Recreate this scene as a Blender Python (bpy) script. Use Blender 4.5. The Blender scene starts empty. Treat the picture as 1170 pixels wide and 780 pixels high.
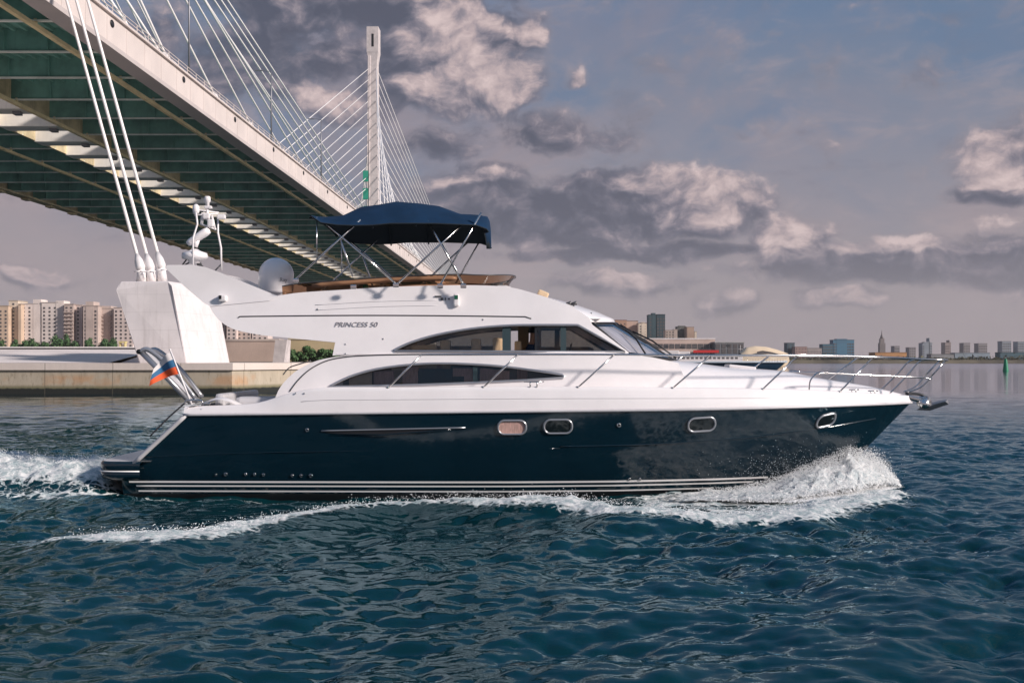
import bpy, bmesh, math, random
import numpy as np
from mathutils import Vector, Matrix, noise as mnoise
from mathutils.geometry import delaunay_2d_cdt
R = math.radians
random.seed(7)
rng = np.random.default_rng(7)
scene = bpy.context.scene
COL = scene.collection

# ------------------------------------------------------------------ camera, sky, sun, exposure
EYE = 2.6                      # metres above the water
FPX = 1300.0                   # focal length in photo pixels (photo 1170 px wide)
HX, HY = 585.0, 412.0          # principal column, horizon row
cam_d = bpy.data.cameras.new('camera')
cam = bpy.data.objects.new('camera', cam_d); COL.objects.link(cam)
cam.location = (0, 0, EYE); cam.rotation_euler = (R(90), 0, 0)
cam_d.sensor_width = 36.0; cam_d.lens = 36.0 * FPX / 1170.0
cam_d.shift_y = (HY - 390.0) / 1170.0
cam_d.clip_start = 0.2; cam_d.clip_end = 30000
scene.camera = cam
scene.render.resolution_x = 1024; scene.render.resolution_y = 682

SUN_TO = Vector((0.82, -0.40, 0.44)).normalized()
SUN_EL = math.asin(SUN_TO.z); SUN_AZ = math.atan2(SUN_TO.x, SUN_TO.y)
sd = bpy.data.lights.new('sun', 'SUN'); sd.energy = 4.0; sd.angle = R(6); sd.color = (1.0, 0.91, 0.85)
sun = bpy.data.objects.new('sun', sd); COL.objects.link(sun)
sun.rotation_euler = (-SUN_TO).to_track_quat('-Z', 'Y').to_euler()
vs = scene.view_settings
vs.view_transform = 'Standard'; vs.look = 'None'; vs.exposure = 0.42; vs.gamma = 1.0; vs.use_curve_mapping = False
scene.cycles.max_bounces = 8; scene.cycles.transparent_max_bounces = 12
scene.cycles.use_denoising = True
scene.cycles.caustics_reflective = True; scene.cycles.caustics_refractive = False
scene.cycles.sample_clamp_indirect = 4.0

def srgb(r, g, b):
    f = lambda c: (c/255/12.92) if c/255 <= 0.04045 else ((c/255+0.055)/1.055)**2.4
    return (f(r), f(g), f(b))

class NT:
    """tiny node-tree writer"""
    def __init__(s, tree): s.t = tree
    def new(s, typ, **kw):
        n = s.t.nodes.new(typ)
        for k, v in kw.items(): setattr(n, k, v)
        return n
    def put(s, sock, v):
        if v is None: return
        if isinstance(v, bpy.types.NodeSocket): s.t.links.new(v, sock)
        elif isinstance(v, (int, float)):
            try: sock.default_value = v
            except Exception: sock.default_value = (v, v, v)
        else:
            v = tuple(v)
            if len(sock.default_value) == 4 and len(v) == 3: v = v + (1,)
            sock.default_value = v
    def math(s, op, a, b=None, c=None, clamp=False):
        n = s.new('ShaderNodeMath', operation=op, use_clamp=clamp)
        s.put(n.inputs[0], a); s.put(n.inputs[1], b)
        if c is not None: s.put(n.inputs[2], c)
        return n.outputs[0]
    def vec(s, op, a, b=None, out=0):
        n = s.new('ShaderNodeVectorMath', operation=op)
        s.put(n.inputs[0], a); s.put(n.inputs[1], b)
        return n.outputs['Value'] if op in ('LENGTH', 'DOT_PRODUCT', 'DISTANCE') else n.outputs[0]
    def comb(s, x, y, z=0.0):
        n = s.new('ShaderNodeCombineXYZ')
        s.put(n.inputs[0], x); s.put(n.inputs[1], y); s.put(n.inputs[2], z); return n.outputs[0]
    def sep(s, v):
        n = s.new('ShaderNodeSeparateXYZ'); s.put(n.inputs[0], v); return n.outputs
    def noise(s, v, scale=1.0, detail=2.0, rough=0.5, dist=0.0, color=False, lac=2.0):
        n = s.new('ShaderNodeTexNoise')
        s.put(n.inputs['Vector'], v); s.put(n.inputs['Scale'], scale); s.put(n.inputs['Detail'], detail)
        s.put(n.inputs['Roughness'], rough); s.put(n.inputs['Distortion'], dist); s.put(n.inputs['Lacunarity'], lac)
        return n.outputs['Color'] if color else n.outputs[0]
    def mix(s, f, a, b, blend='MIX'):
        n = s.new('ShaderNodeMix', data_type='RGBA', blend_type=blend)
        s.put(n.inputs[0], f); s.put(n.inputs[6], a); s.put(n.inputs[7], b); return n.outputs[2]
    def step(s, v, a, b, lo=0.0, hi=1.0, smooth=True):
        n = s.new('ShaderNodeMapRange', interpolation_type='SMOOTHSTEP' if smooth else 'LINEAR')
        s.put(n.inputs[0], v); s.put(n.inputs[1], a); s.put(n.inputs[2], b); s.put(n.inputs[3], lo); s.put(n.inputs[4], hi)
        return n.outputs[0]
    def ramp(s, f, stops):
        n = s.new('ShaderNodeValToRGB'); s.put(n.inputs[0], f)
        e = n.color_ramp.elements
        while len(e) < len(stops): e.new(0.5)
        for i, (p, c) in enumerate(stops):
            e[i].position = p; e[i].color = tuple(c) + (1,)
        return n.outputs[0]

# --- world: Nishita sky with broken cumulus and a high veil, laid out by azimuth and elevation
world = bpy.data.worlds.new('World'); scene.world = world; world.use_nodes = True
wt = world.node_tree; wt.nodes.clear(); W = NT(wt)
BG = 0.1

def az_el(px, py):
    return (math.atan((px-HX)/FPX), math.atan((HY-py)/FPX))
CLOUDS = [  # photo column, row, half-width, half-height, weight
    (500, 50, 105, 70, 1.2), (440, 10, 90, 45, 1.0), (330, 0, 130, 50, 1.0), (300, 70, 150, 60, .72), (620, 150, 120, 26, .6), (500, 165, 70, 22, .62), (570, 95, 50, 34, 1.05), (505, 110, 60, 25, .8),
    (670, 245, 190, 36, 1.3), (800, 240, 78, 34, 1.25), (545, 214, 80, 24, .95), (700, 215, 90, 26, 1.0),
    (1030, 305, 175, 26, 1.25), (908, 280, 48, 30, 1.15), (1170, 318, 90, 18, 1.0),
    (1150, 195, 60, 34, .9), (1160, 229, 60, 15, 1.2), (705, 326, 80, 14, .95), (965, 346, 50, 13, 1.0), (835, 347, 48, 13, .9), (740, 290, 170, 13, 1.0),
    (375, 122, 42, 22, 1.0), (604, 46, 22, 17, .72), (655, 94, 14, 12, .85), (45, 326, 42, 12, .8)]
LIGHTS = [  # sunlit crests of the clouds
    (515, 40, 55, 46), (567, 92, 45, 32), (525, 88, 50, 34), (375, 120, 40, 20), (604, 43, 20, 15), (655, 92, 13, 11), (806, 226, 72, 34), (748, 208, 42, 14),
    (540, 205, 55, 8), (912, 270, 40, 22), (1000, 283, 95, 10), (1085, 288, 60, 9), (1150, 192, 60, 32), (1150, 219, 55, 9), (705, 321, 70, 10), (965, 345, 42, 10), (833, 342, 36, 9),
    (1140, 268, 45, 9), (45, 322, 38, 9), (805, 102, 50, 14), (860, 300, 40, 10), (480, 255, 50, 10)]
tc = W.new('ShaderNodeTexCoord')
dx, dy, dz = W.sep(W.vec('NORMALIZE', tc.outputs['Generated']))
azn = W.math('ARCTAN2', dx, dy); eln = W.math('ARCSINE', dz)
P = W.comb(azn, W.math('ABSOLUTE', eln), 0)
wn = W.noise(P, 15.0, 3, .55, color=True)
q = W.vec('ADD', P, W.vec('MULTIPLY', W.vec('SUBTRACT', wn, (.5, .5, .5)), (.050, .032, 0)))
def blobs(src, spread, wts):
    acc = 0.0
    for (cx, cy, rx, ry), w in zip(src, wts):
        a, e = az_el(cx, cy)
        d = W.vec('MULTIPLY', W.vec('SUBTRACT', q, (a, e, 0)), (FPX/rx/spread, FPX/ry/spread, 0))
        acc = W.math('MAXIMUM', acc, W.math('MULTIPLY_ADD', W.vec('LENGTH', d), -w, w))
    return acc
body = blobs([c[:4] for c in CLOUDS], 1.4, [c[4] for c in CLOUDS])
crest = blobs(LIGHTS, 1.45, [1.0]*len(LIGHTS))
# clouds elsewhere round the horizon
bgn = W.noise(W.vec('MULTIPLY', P, (2.2, 5.0, 1)), 1.6, 3, .5)
bgk = W.math('MULTIPLY', W.step(bgn, .5, .68), W.step(W.math('ABSOLUTE', azn), .5, .75))
body = W.math('MAXIMUM', body, W.math('MULTIPLY', bgk, .9)); crest = W.math('MAXIMUM', crest, W.math('MULTIPLY', bgk, .5))
qs = W.vec('MULTIPLY', q, (1.0, 1.35, 1))
n1 = W.noise(qs, 21.0, 10, .60)
n1b = W.noise(W.vec('ADD', qs, (.0085, .0135, 0)), 21.0, 5, .60)
d0 = W.math('ADD', body, W.math('MULTIPLY_ADD', n1, 1.7, -.93))
sky = W.new('ShaderNodeTexSky', sky_type='NISHITA', sun_disc=False, sun_elevation=SUN_EL, sun_rotation=SUN_AZ)
sky.air_density = 1.2; sky.dust_density = 2.5; sky.ozone_density = 1.5
K = 1.0/BG
def kc(r, g, b, m=1.0):
    c = srgb(r, g, b); return tuple(x*K*m for x in c)
elf = W.math('DIVIDE', W.math('ABSOLUTE', eln), .5)
base = W.ramp(elf, [(0.0, kc(150, 139, 142)), (.10, kc(139, 129, 135)), (.24, kc(125, 120, 131)), (.48, kc(97, 108, 129)), (.75, kc(50, 96, 136)), (1.0, kc(30, 96, 140))])
base = W.mix(.10, base, sky.outputs[0])
# high veil of grey-mauve and holes of blue
v1 = W.noise(W.vec('MULTIPLY', P, (1.0, 2.1, 1)), 3.0, 6, .58, 1.0)
base = W.mix(W.math('MULTIPLY', W.step(v1, .40, .62, 0, .85), W.step(elf, .85, .50, .05, 1.0)), base, W.mix(W.step(elf, 0, .6), kc(148, 136, 139), kc(124, 116, 127)))
v2 = W.noise(W.vec('ADD', W.vec('MULTIPLY', P, (1.0, 1.6, 1)), (4.1, 2.3, 0)), 4.6, 5, .5, .6)
base = W.mix(W.math('MULTIPLY', W.step(v2, .48, .64, 0, .75), W.step(elf, .15, .45)), base, kc(82, 106, 134))
v3 = W.noise(W.vec('ADD', W.vec('MULTIPLY', P, (1.0, 2.8, 1)), (1.7, 5.3, 0)), 9.0, 8, .62, .7)
base = W.mix(W.math('MULTIPLY', W.step(v3, .50, .74, 0, .5), W.step(elf, .9, .55, .1, 1)), base, kc(152, 138, 141))
base = W.mix(W.step(v3, .46, .30, 0, .35), base, kc(98, 99, 113))
alpha = W.step(d0, -.10, .46)
relief = W.math('MULTIPLY', W.math('SUBTRACT', n1, n1b), 2.1)
cr = W.step(W.math('ADD', crest, W.math('MULTIPLY_ADD', n1, .8, -.42)), .02, .50)
litv = W.math('ADD', W.math('MULTIPLY_ADD', cr, .46, .24), relief)
litv = W.math('SUBTRACT', litv, W.math('MULTIPLY', W.step(body, .1, .8), W.math('MULTIPLY_ADD', cr, -.12, .16)))
shade = W.ramp(litv, [(0.0, kc(66, 71, 87)), (.18, kc(80, 83, 98)), (.36, kc(104, 101, 113)), (.55, kc(136, 127, 134)), (.76, kc(170, 153, 154)), (1.0, kc(196, 177, 175))])
ccol = W.mix(W.step(d0, -.02, .30), kc(134, 125, 130), shade)
lowmix = W.step(elf, .02, .24, .50, .97)
col = W.mix(W.math('MULTIPLY', alpha, lowmix), base, ccol)
bgN = W.new('ShaderNodeBackground'); W.put(bgN.inputs[0], col); bgN.inputs[1].default_value = BG
wo = W.new('ShaderNodeOutputWorld'); wt.links.new(bgN.outputs[0], wo.inputs[0])

# ------------------------------------------------------------------ helpers
def tag(o, label=None, cat=None, group=None, kind=None):
    if label: o['label'] = label
    if cat: o['category'] = cat
    if group: o['group'] = group
    if kind: o['kind'] = kind
    return o
def empty(name, loc=(0, 0, 0), label=None, cat=None, group=None):
    o = bpy.data.objects.new(name, None); COL.objects.link(o); o.location = loc
    o.empty_display_size = .3
    return tag(o, label, cat, group)
def link(name, me, mats, parent=None, smooth=False):
    o = bpy.data.objects.new(name, me); COL.objects.link(o)
    if not isinstance(mats, (list, tuple)): mats = [mats]
    if len(me.materials) == 0:
        for m in mats: me.materials.append(m)
    if parent: o.parent = parent
    if smooth: me.polygons.foreach_set('use_smooth', np.ones(len(me.polygons), bool))
    return o
class MB:
    """collects shapes into ONE mesh"""
    def __init__(s): s.v = []; s.f = []; s.m = []; s.mi = 0; s.sm = []
    def add(s, vs, fs, smooth=False):
        b = len(s.v); s.v += [tuple(x) for x in vs]
        s.f += [tuple(b+i for i in f) for f in fs]; s.m += [s.mi]*len(fs); s.sm += [smooth]*len(fs); return s
    def box(s, c, d, rz=0, ry=0, rx=0, bev=0):
        M = Matrix.Translation(c) @ Matrix.Rotation(rz, 4, 'Z') @ Matrix.Rotation(ry, 4, 'Y') @ Matrix.Rotation(rx, 4, 'X')
        bm = bmesh.new(); bmesh.ops.create_cube(bm, size=1)
        bmesh.ops.scale(bm, vec=d, verts=bm.verts)
        if bev: bmesh.ops.bevel(bm, geom=bm.edges[:], offset=bev, segments=2, profile=.6, affect='EDGES')
        bm.verts.index_update()
        s.add([M @ v.co for v in bm.verts], [[v.index for v in f.verts] for f in bm.faces], False); bm.free(); return s
    def hexa(s, a, b):
        """frustum between two quads"""
        s.add(list(a)+list(b), [(3, 2, 1, 0), (4, 5, 6, 7), (0, 1, 5, 4), (1, 2, 6, 5), (2, 3, 7, 6), (3, 0, 4, 7)]); return s
    def tube(s, pts, r, n=8, closed=False, cap=True):
        pts = [Vector(p) for p in pts]; N = len(pts)
        rs = r if isinstance(r, (list, tuple)) else [r]*N
        up = None; rings = []
        for i in range(N):
            a = pts[i-1] if (i > 0 or closed) else pts[i]; b = pts[(i+1) % N] if (i < N-1 or closed) else pts[i]
            t = (b-a).normalized()
            if up is None: up = t.orthogonal().normalized()
            up = (up - t*up.dot(t))
            up = up.normalized() if up.length > 1e-6 else t.orthogonal().normalized()
            w = t.cross(up)
            rings.append([pts[i] + (up*math.cos(2*math.pi*k/n) + w*math.sin(2*math.pi*k/n))*rs[i] for k in range(n)])
        vs = [v for g in rings for v in g]; fs = []
        for i in range(N if closed else N-1):
            j = (i+1) % N
            for k in range(n):
                k2 = (k+1) % n; fs.append((i*n+k, i*n+k2, j*n+k2, j*n+k))
        if cap and not closed: fs += [tuple(range(n))[::-1], tuple((N-1)*n+k for k in range(n))]
        s.add(vs, fs, True); return s
    def lathe(s, prof, n=24, M=Matrix()):
        """profile of (radius, height) about local Z"""
        vs = [M @ Vector((r*math.cos(2*math.pi*k/n), r*math.sin(2*math.pi*k/n), z)) for r, z in prof for k in range(n)]
        fs = [(i*n+k, i*n+(k+1) % n, (i+1)*n+(k+1) % n, (i+1)*n+k) for i in range(len(prof)-1) for k in range(n)]
        fs += [tuple(range(n))[::-1], tuple((len(prof)-1)*n+k for k in range(n))]
        s.add(vs, fs, True); return s
    def build(s, name, mats, parent=None):
        me = bpy.data.meshes.new(name); me.from_pydata(s.v, [], s.f)
        if any(s.m): me.polygons.foreach_set('material_index', s.m)
        me.polygons.foreach_set('use_smooth', s.sm); me.update()
        return link(name, me, mats, parent)
def grid_mesh(name, A, mats, parent=None, flip=False, midx=None, closev=False):
    """A: array (nu, nv, 3) -> smooth sheet"""
    nu, nv = A.shape[:2]; idx = np.arange(nu*nv).reshape(nu, nv)
    f = np.stack([idx[:-1, :-1], idx[1:, :-1], idx[1:, 1:], idx[:-1, 1:]], -1).reshape(-1, 4)
    if flip: f = f[:, ::-1]
    me = bpy.data.meshes.new(name); me.from_pydata(A.reshape(-1, 3).tolist(), [], f.tolist())
    if midx is not None: me.polygons.foreach_set('material_index', midx)
    me.update(); return link(name, me, mats, parent, True)
def natural(xs, ys):
    """natural cubic through the points"""
    xs = np.array(xs, float); ys = np.array(ys, float); n = len(xs); h = np.diff(xs)
    A = np.zeros((n, n)); b = np.zeros(n); A[0, 0] = A[-1, -1] = 1
    for i in range(1, n-1):
        A[i, i-1] = h[i-1]; A[i, i] = 2*(h[i-1]+h[i]); A[i, i+1] = h[i]
        b[i] = 3*((ys[i+1]-ys[i])/h[i] - (ys[i]-ys[i-1])/h[i-1])
    c = np.linalg.solve(A, b)
    def f(x):
        x = np.clip(np.asarray(x, float), xs[0], xs[-1]); i = np.clip(np.searchsorted(xs, x)-1, 0, n-2); t = x-xs[i]
        bb = (ys[i+1]-ys[i])/h[i] - h[i]*(2*c[i]+c[i+1])/3; d = (c[i+1]-c[i])/(3*h[i])
        return ys[i] + bb*t + c[i]*t*t + d*t**3
    return f
def smooth_path(pts, n=8):
    """Catmull-Rom through the points"""
    p = [Vector(x) for x in pts]; out = []
    for i in range(len(p)-1):
        a, b, c, d = p[max(i-1, 0)], p[i], p[i+1], p[min(i+2, len(p)-1)]
        for k in range(n):
            t = k/n
            out.append(.5*((2*b)+(c-a)*t+(2*a-5*b+4*c-d)*t*t+(3*b-a-3*c+d)*t**3))
    out.append(p[-1]); return out

# ------------------------------------------------------------------ materials
def mat(name, color, rough=.5, metal=0.0, var=0.0, vscale=3.0, bump=0.0, bscale=20.0, coat=0.0, spec=.5, streak=0.0, stretch=(1, 1, 1)):
    m = bpy.data.materials.new(name); m.use_nodes = True
    t = NT(m.node_tree); b = m.node_tree.nodes['Principled BSDF']
    b.inputs['Roughness'].default_value = rough; b.inputs['Metallic'].default_value = metal
    b.inputs['Coat Weight'].default_value = coat; b.inputs['Specular IOR Level'].default_value = spec
    b.inputs['Base Color'].default_value = tuple(color)+(1,)
    if var or bump or streak:
        oc = t.new('ShaderNodeTexCoord').outputs['Object']
        c = None
        if var:
            n = t.noise(t.vec('MULTIPLY', oc, stretch), vscale, 6, .6)
            lo = tuple(x*(1-var) for x in color); hi = tuple(min(1, x*(1+var*.7)) for x in color)
            c = t.mix(t.step(n, .3, .7), lo, hi)
            t.put(b.inputs['Roughness'], t.step(n, .3, .7, rough*.85, min(1, rough*1.2), smooth=False))
        if streak:
            n = t.noise(t.vec('MULTIPLY', oc, (1.3, 1.3, .12)), 1.6, 5, .6)
            c = t.mix(t.step(n, .5, .75, 0, streak), c if c else color, tuple(x*.45 for x in color))
        if c: t.put(b.inputs['Base Color'], c)
        if bump:
            bn = t.new('ShaderNodeBump'); bn.inputs['Strength'].default_value = bump; bn.inputs['Distance'].default_value = .02
            t.put(bn.inputs['Height'], t.noise(oc, bscale, 6, .6)); t.put(b.inputs['Normal'], bn.outputs[0])
    return m
def glass(name, tint, rough=.02, refl=1.0):
    m = bpy.data.materials.new(name); m.use_nodes = True; nt = m.node_tree; nt.nodes.clear(); t = NT(nt)
    tr = t.new('ShaderNodeBsdfTransparent'); t.put(tr.inputs[0], tint)
    gl = t.new('ShaderNodeBsdfGlossy'); gl.inputs['Roughness'].default_value = rough; t.put(gl.inputs[0], (.9, .9, .9))
    fr = t.new('ShaderNodeFresnel'); fr.inputs[0].default_value = 1.5
    mx = t.new('ShaderNodeMixShader'); t.put(mx.inputs[0], t.math('MULTIPLY', fr.outputs[0], refl, clamp=True))
    nt.links.new(tr.outputs[0], mx.inputs[1]); nt.links.new(gl.outputs[0], mx.inputs[2])
    o = t.new('ShaderNodeOutputMaterial'); nt.links.new(mx.outputs[0], o.inputs[0]); return m

M_GEL = mat('white_gelcoat', (.82, .775, .77), .22, var=.04, vscale=1.2, coat=.4)
M_GELD = mat('grey_gelcoat', (.55, .53, .54), .3, var=.05)
M_BLACK = mat('black_rubber', (.012, .012, .014), .4)
M_SEAM = mat('dark_seam', (.05, .05, .055), .4)
M_STEEL = mat('stainless_steel', (.72, .69, .67), .16, 1.0)
M_SILVER = mat('silver_trim', (.46, .46, .48), .28, .7)
M_CONC = mat('pale_concrete', (.56, .50, .49), .75, var=.12, vscale=.6, bump=.25, bscale=3, streak=.12)
M_WHITE = mat('white_paint', (.76, .72, .71), .45, var=.06, vscale=.3, streak=.10)
# ------------------------------------------------------------------ water
def ocean_tile(N, L, lam_peak, hs, wind, spread, seed, lam_min=0.0):
    r = np.random.default_rng(seed)
    k1 = np.fft.fftfreq(N, L/N)*2*np.pi; KX, KY = np.meshgrid(k1, k1, indexing='ij')
    k = np.hypot(KX, KY); k[0, 0] = 1
    kp = 2*np.pi/lam_peak
    S = np.exp(-1.25*(kp/k)**2)/k**3.6
    c = np.cos(np.arctan2(KY, KX)-wind)
    S = S*(spread+(1-spread)*c*c)
    if lam_min: S = S*np.exp(-(k*lam_min/(2*np.pi))**2)
    S[0, 0] = 0
    A = np.sqrt(S)*(r.normal(size=(N, N))+1j*r.normal(size=(N, N)))
    h = np.real(np.fft.ifft2(A)); sc = hs/4/h.std(); h = h*sc
    hx = np.real(np.fft.ifft2(-1j*KX/k*A))*sc; hy = np.real(np.fft.ifft2(-1j*KY/k*A))*sc
    return h, hx, hy, L
def sample(tile, x, y, ang):
    c, s = math.cos(ang), math.sin(ang); L = tile[3]; N = tile[0].shape[0]
    u = ((c*x+s*y)/L*N) % N; v = ((-s*x+c*y)/L*N) % N
    i = np.floor(u).astype(int) % N; j = np.floor(v).astype(int) % N; fu = u-np.floor(u); fv = v-np.floor(v)
    i2 = (i+1) % N; j2 = (j+1) % N; out = []
    for a in tile[:3]:
        out.append(a[i, j]*(1-fu)*(1-fv)+a[i2, j]*fu*(1-fv)+a[i, j2]*(1-fu)*fv+a[i2, j2]*fu*fv)
    h, a, b = out
    return h, c*a-s*b, s*a+c*b
T1 = ocean_tile(1024, 61.0, 6.4, .20, 1.9, .35, 3)
T2 = ocean_tile(512, 17.3, 1.75, .066, 1.6, .45, 5)
T3 = ocean_tile(512, 5.9, .45, .013, 2.2, .7, 8)
CY = 23.7                                    # the yacht's centre line
def wl(px, py, z=0.0):                       # photo row/column -> point on the water
    Y = (EYE-z)*FPX/(py-HY); return ((px-HX)/FPX*Y, Y)
CREST = [wl(-60, 634), wl(40, 631), wl(110, 627), wl(160, 625), wl(220, 619), wl(270, 611), wl(320, 602), wl(372, 593), wl(440, 586), wl(520, 588), wl(600, 590), wl(650, 592),
         wl(700, 598), wl(760, 600), wl(820, 601), wl(880, 599), wl(935, 591), wl(985, 580), wl(1020, 568)]
CREST_A = [.03, .10, .16, .17, .16, .14, .14, .16, .20, .28, .34, .36, .32, .24, .18, .20, .22, .18, .08]
CREST_F = [.0, .25, .95, 1.0, 1.0, .95, .85, .8, .75, .8, .95, 1.0, 1.0, .9, .9, 1.0, 1.0, 1.0, .8]
CREST_W = [1.35*q for q in [.2, .28, .36, .40, .36, .30, .24, .22, .26, .26, .32, .36, .42, .45, .5, .5, .5, .5, .4]]
def crest_field(x, y):
    best = np.full(x.shape, 1e9); sd_ = np.zeros(x.shape); A = np.zeros(x.shape); F = np.zeros(x.shape); Wd = np.ones(x.shape)
    pts = np.array(CREST)
    for i in range(len(pts)-1):
        a, b = pts[i], pts[i+1]; d = b-a; L2 = d@d
        t = np.clip(((x-a[0])*d[0]+(y-a[1])*d[1])/L2, 0, 1)
        ex = x-(a[0]+t*d[0]); ey = y-(a[1]+t*d[1]); dd = np.hypot(ex, ey)
        side = np.sign(d[0]*ey-d[1]*ex)      # + = towards the hull
        m = dd < best
        best = np.where(m, dd, best); sd_ = np.where(m, dd*side, sd_)
        for arr, src in ((A, CREST_A), (F, CREST_F), (Wd, CREST_W)):
            arr[m] = (src[i]*(1-t)+src[i+1]*t)[m]
    return sd_, A, F, Wd
def vnoise(x, y, sc, seed=0, oc=4):
    """cheap tileable value noise, 0..1"""
    r = np.random.default_rng(seed); tot = 0; amp = 1; s = sc; o = 0
    for _ in range(oc):
        g = r.random((256, 256)); u = x*s; v = y*s
        i = np.floor(u).astype(int); j = np.floor(v).astype(int); fu = u-i; fv = v-j
        fu = fu*fu*(3-2*fu); fv = fv*fv*(3-2*fv)
        a = g[i % 256, j % 256]; b = g[(i+1) % 256, j % 256]; c = g[i % 256, (j+1) % 256]; d = g[(i+1) % 256, (j+1) % 256]
        tot = tot+amp*((a*(1-fu)+b*fu)*(1-fv)+(c*(1-fu)+d*fu)*fv); o += amp; amp *= .55; s *= 2.03
    return tot/o
def hull_half(x):
    return np.interp(x, [-7.6, -6, -3, 0, 2, 4, 5.5, 6.6], [1.9, 2.0, 2.05, 2.0, 1.85, 1.4, .8, .05])
def wake(x, y):
    """extra height and foam cover"""
    h = np.zeros(x.shape); foam = np.zeros(x.shape)
    m = (x > -60) & (x < 14) & (y > 8) & (y < 45)
    X, Y = x[m], y[m]
    sd_, A, F, Wd = crest_field(X, Y)
    wob = (vnoise(X, Y, .9, 4, 3)-.5)
    sdw = sd_+wob*.5
    rim = np.where(sdw > 0, np.exp(-(sdw/.75)**2), np.exp(-(sdw/.95)**2))
    hh = A*rim
    ff = F*np.exp(-((sdw-.02)/Wd)**2)
    # trailing foam between the crest and the hull, thinning aft
    inside = (sd_ > 0) & (Y < CY)
    ff = np.maximum(ff, np.where(inside & (X < 7.6), np.where(X > 3.0, .95, .62)*np.exp(-sd_/np.where(X > 3.0, 2.5, .9))*np.clip((X+7)/8, .35, 1), 0))
    hull_d = (CY-hull_half(X))-Y
    ff = np.maximum(ff, np.where((X > -7.5) & (X < 6.5) & (hull_d > -.2), .55*np.exp(-np.abs(hull_d)/.12), 0))
    ff = np.maximum(ff, .92*np.clip((X-2.0)/.8, 0, 1)*np.clip((7.7-X)/.4, 0, 1)*np.exp(-(np.clip(np.abs(hull_d-.75)-.45, 0, 9)/.45)**2))
    # trough beside the hull
    hh = hh-.13*np.exp(-((hull_d-.05)/.45)**2)*np.clip((X+8)/.6, 0, 1)*np.clip((2.6-X)/1.5, 0, 1)
    hh = hh-.06*np.exp(-((hull_d-.4)/.6)**2)*((X > -7) & (X < 3))
    # turbulent wash behind the transom
    s = -7.55-X; lat = (Y-CY)
    w = 1.9+.10*np.clip(s, 0, 60)
    core = np.exp(-(np.abs(lat)/w)**4)*(s > 0)
    lump = vnoise(X, Y, .75, 9, 5); fine = vnoise(X, Y, 2.6, 12, 5)
    hump = np.exp(-((s-4.3)/3.6)**2)*.56+np.exp(-((s-11)/8)**2)*.22+np.exp(-((s-.7)/.9)**2)*.20
    hh = hh+core*(hump*(.38+1.25*lump)+.34*(fine-.5)*np.exp(-s/30))*np.clip(s/.5, 0, 1)
    wf = core*np.exp(-np.clip(s, 0, 99)/22.)*np.clip(.80+1.5*(lump-.38), 0, 1.1)
    edge = np.exp(-((np.abs(lat)-w-.15)/.35)**2)*(s > 0)*np.exp(-np.clip(s, 0, 99)/10.)
    ff = np.maximum(ff, np.maximum(wf, edge*.6))
    # foam surface is rough
    hh = hh+np.clip(ff, 0, 1)*(vnoise(X, Y, 4.0, 21, 4)-.45)*.13
    h[m] = hh; foam[m] = np.clip(ff, 0, 1.1); return h, foam
def geo(a, b, d0, g, cap):
    out = [a]; d = d0
    while out[-1] < b:
        out.append(out[-1]+d); d = min(d*g, cap)
    return out
yv = [-40, -15, -4, 1, 3.5, 5, 6]
while yv[-1] < 62:
    Y = yv[-1]; yv.append(Y+min(.05+.0021*max(Y-14, 0), .16))
yv = np.array(yv+geo(yv[-1], 14000, .17, 1.022, 1e9)[1:])
right = list(np.arange(0, 16.0, .062)); right = right+geo(right[-1], 9000, .066, 1.035, 1e9)[1:]
left = list(np.arange(0, 14.0, .062)); left = left+geo(left[-1], 9000, .066, 1.035, 1e9)[1:]
xv = np.array([-v for v in left[::-1][:-1]]+right)
GX, GY = np.meshgrid(xv, yv, indexing='ij')
spx = np.gradient(xv)[:, None]+0*GY; spy = np.gradient(yv)[None, :]+0*GX
sp_ = np.maximum(spx, spy)
def fade(lam): return np.clip((lam/sp_-2.2)/3.5, 0, 1)
Hh = np.zeros_like(GX); DX = np.zeros_like(GX); DY = np.zeros_like(GX)
calm = np.ones_like(GX)
inner = np.exp(-((GY-19.5)/2.0)**2)*((GX > -7) & (GX < 6))*.45
for T, ang, lam, chop in ((T1, .0, 3.0, .9), (T1, .75, 3.0, .6), (T2, .5, .8, .8), (T2, 2.1, .8, .6), (T3, .9, .38, .6)):
    h, a, b = sample(T, GX, GY, ang); f = fade(lam)*(1-inner)
    if T is T1: f = f*.75
    f = f*(1-.62*np.clip((GY-26)/30, 0, 1))
    if T is not T1: f = f*np.clip(.30+1.5*(vnoise(GX, GY*1.3, .16, 55, 3)-.25), .25, 1.35)
    Hh += h*f; DX += a*f*chop; DY += b*f*chop
wk, fm = wake(GX, GY)
fm = fm*np.clip(1.6-sp_*6, 0, 1)
quiet = 1-.5*np.clip(fm, 0, 1)
V = np.stack([GX+DX*quiet, GY+DY*quiet, Hh*quiet+wk], -1)
nu, nv = GX.shape
idx = np.arange(nu*nv, dtype=np.int32).reshape(nu, nv)
F4 = np.stack([idx[:-1, :-1], idx[1:, :-1], idx[1:, 1:], idx[:-1, 1:]], -1).reshape(-1, 4)
me = bpy.data.meshes.new('river_water')
me.vertices.add(nu*nv); me.vertices.foreach_set('co', V.astype(np.float32).ravel())
me.loops.add(F4.size); me.loops.foreach_set('vertex_index', F4.ravel())
me.polygons.add(len(F4)); me.polygons.foreach_set('loop_start', np.arange(0, F4.size, 4, dtype=np.int32))
pass
me.polygons.foreach_set('use_smooth', np.ones(len(F4), bool))
me.update(calc_edges=True)
at = me.attributes.new('foam', 'FLOAT', 'POINT'); at.data.foreach_set('value', fm.astype(np.float32).ravel())

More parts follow.
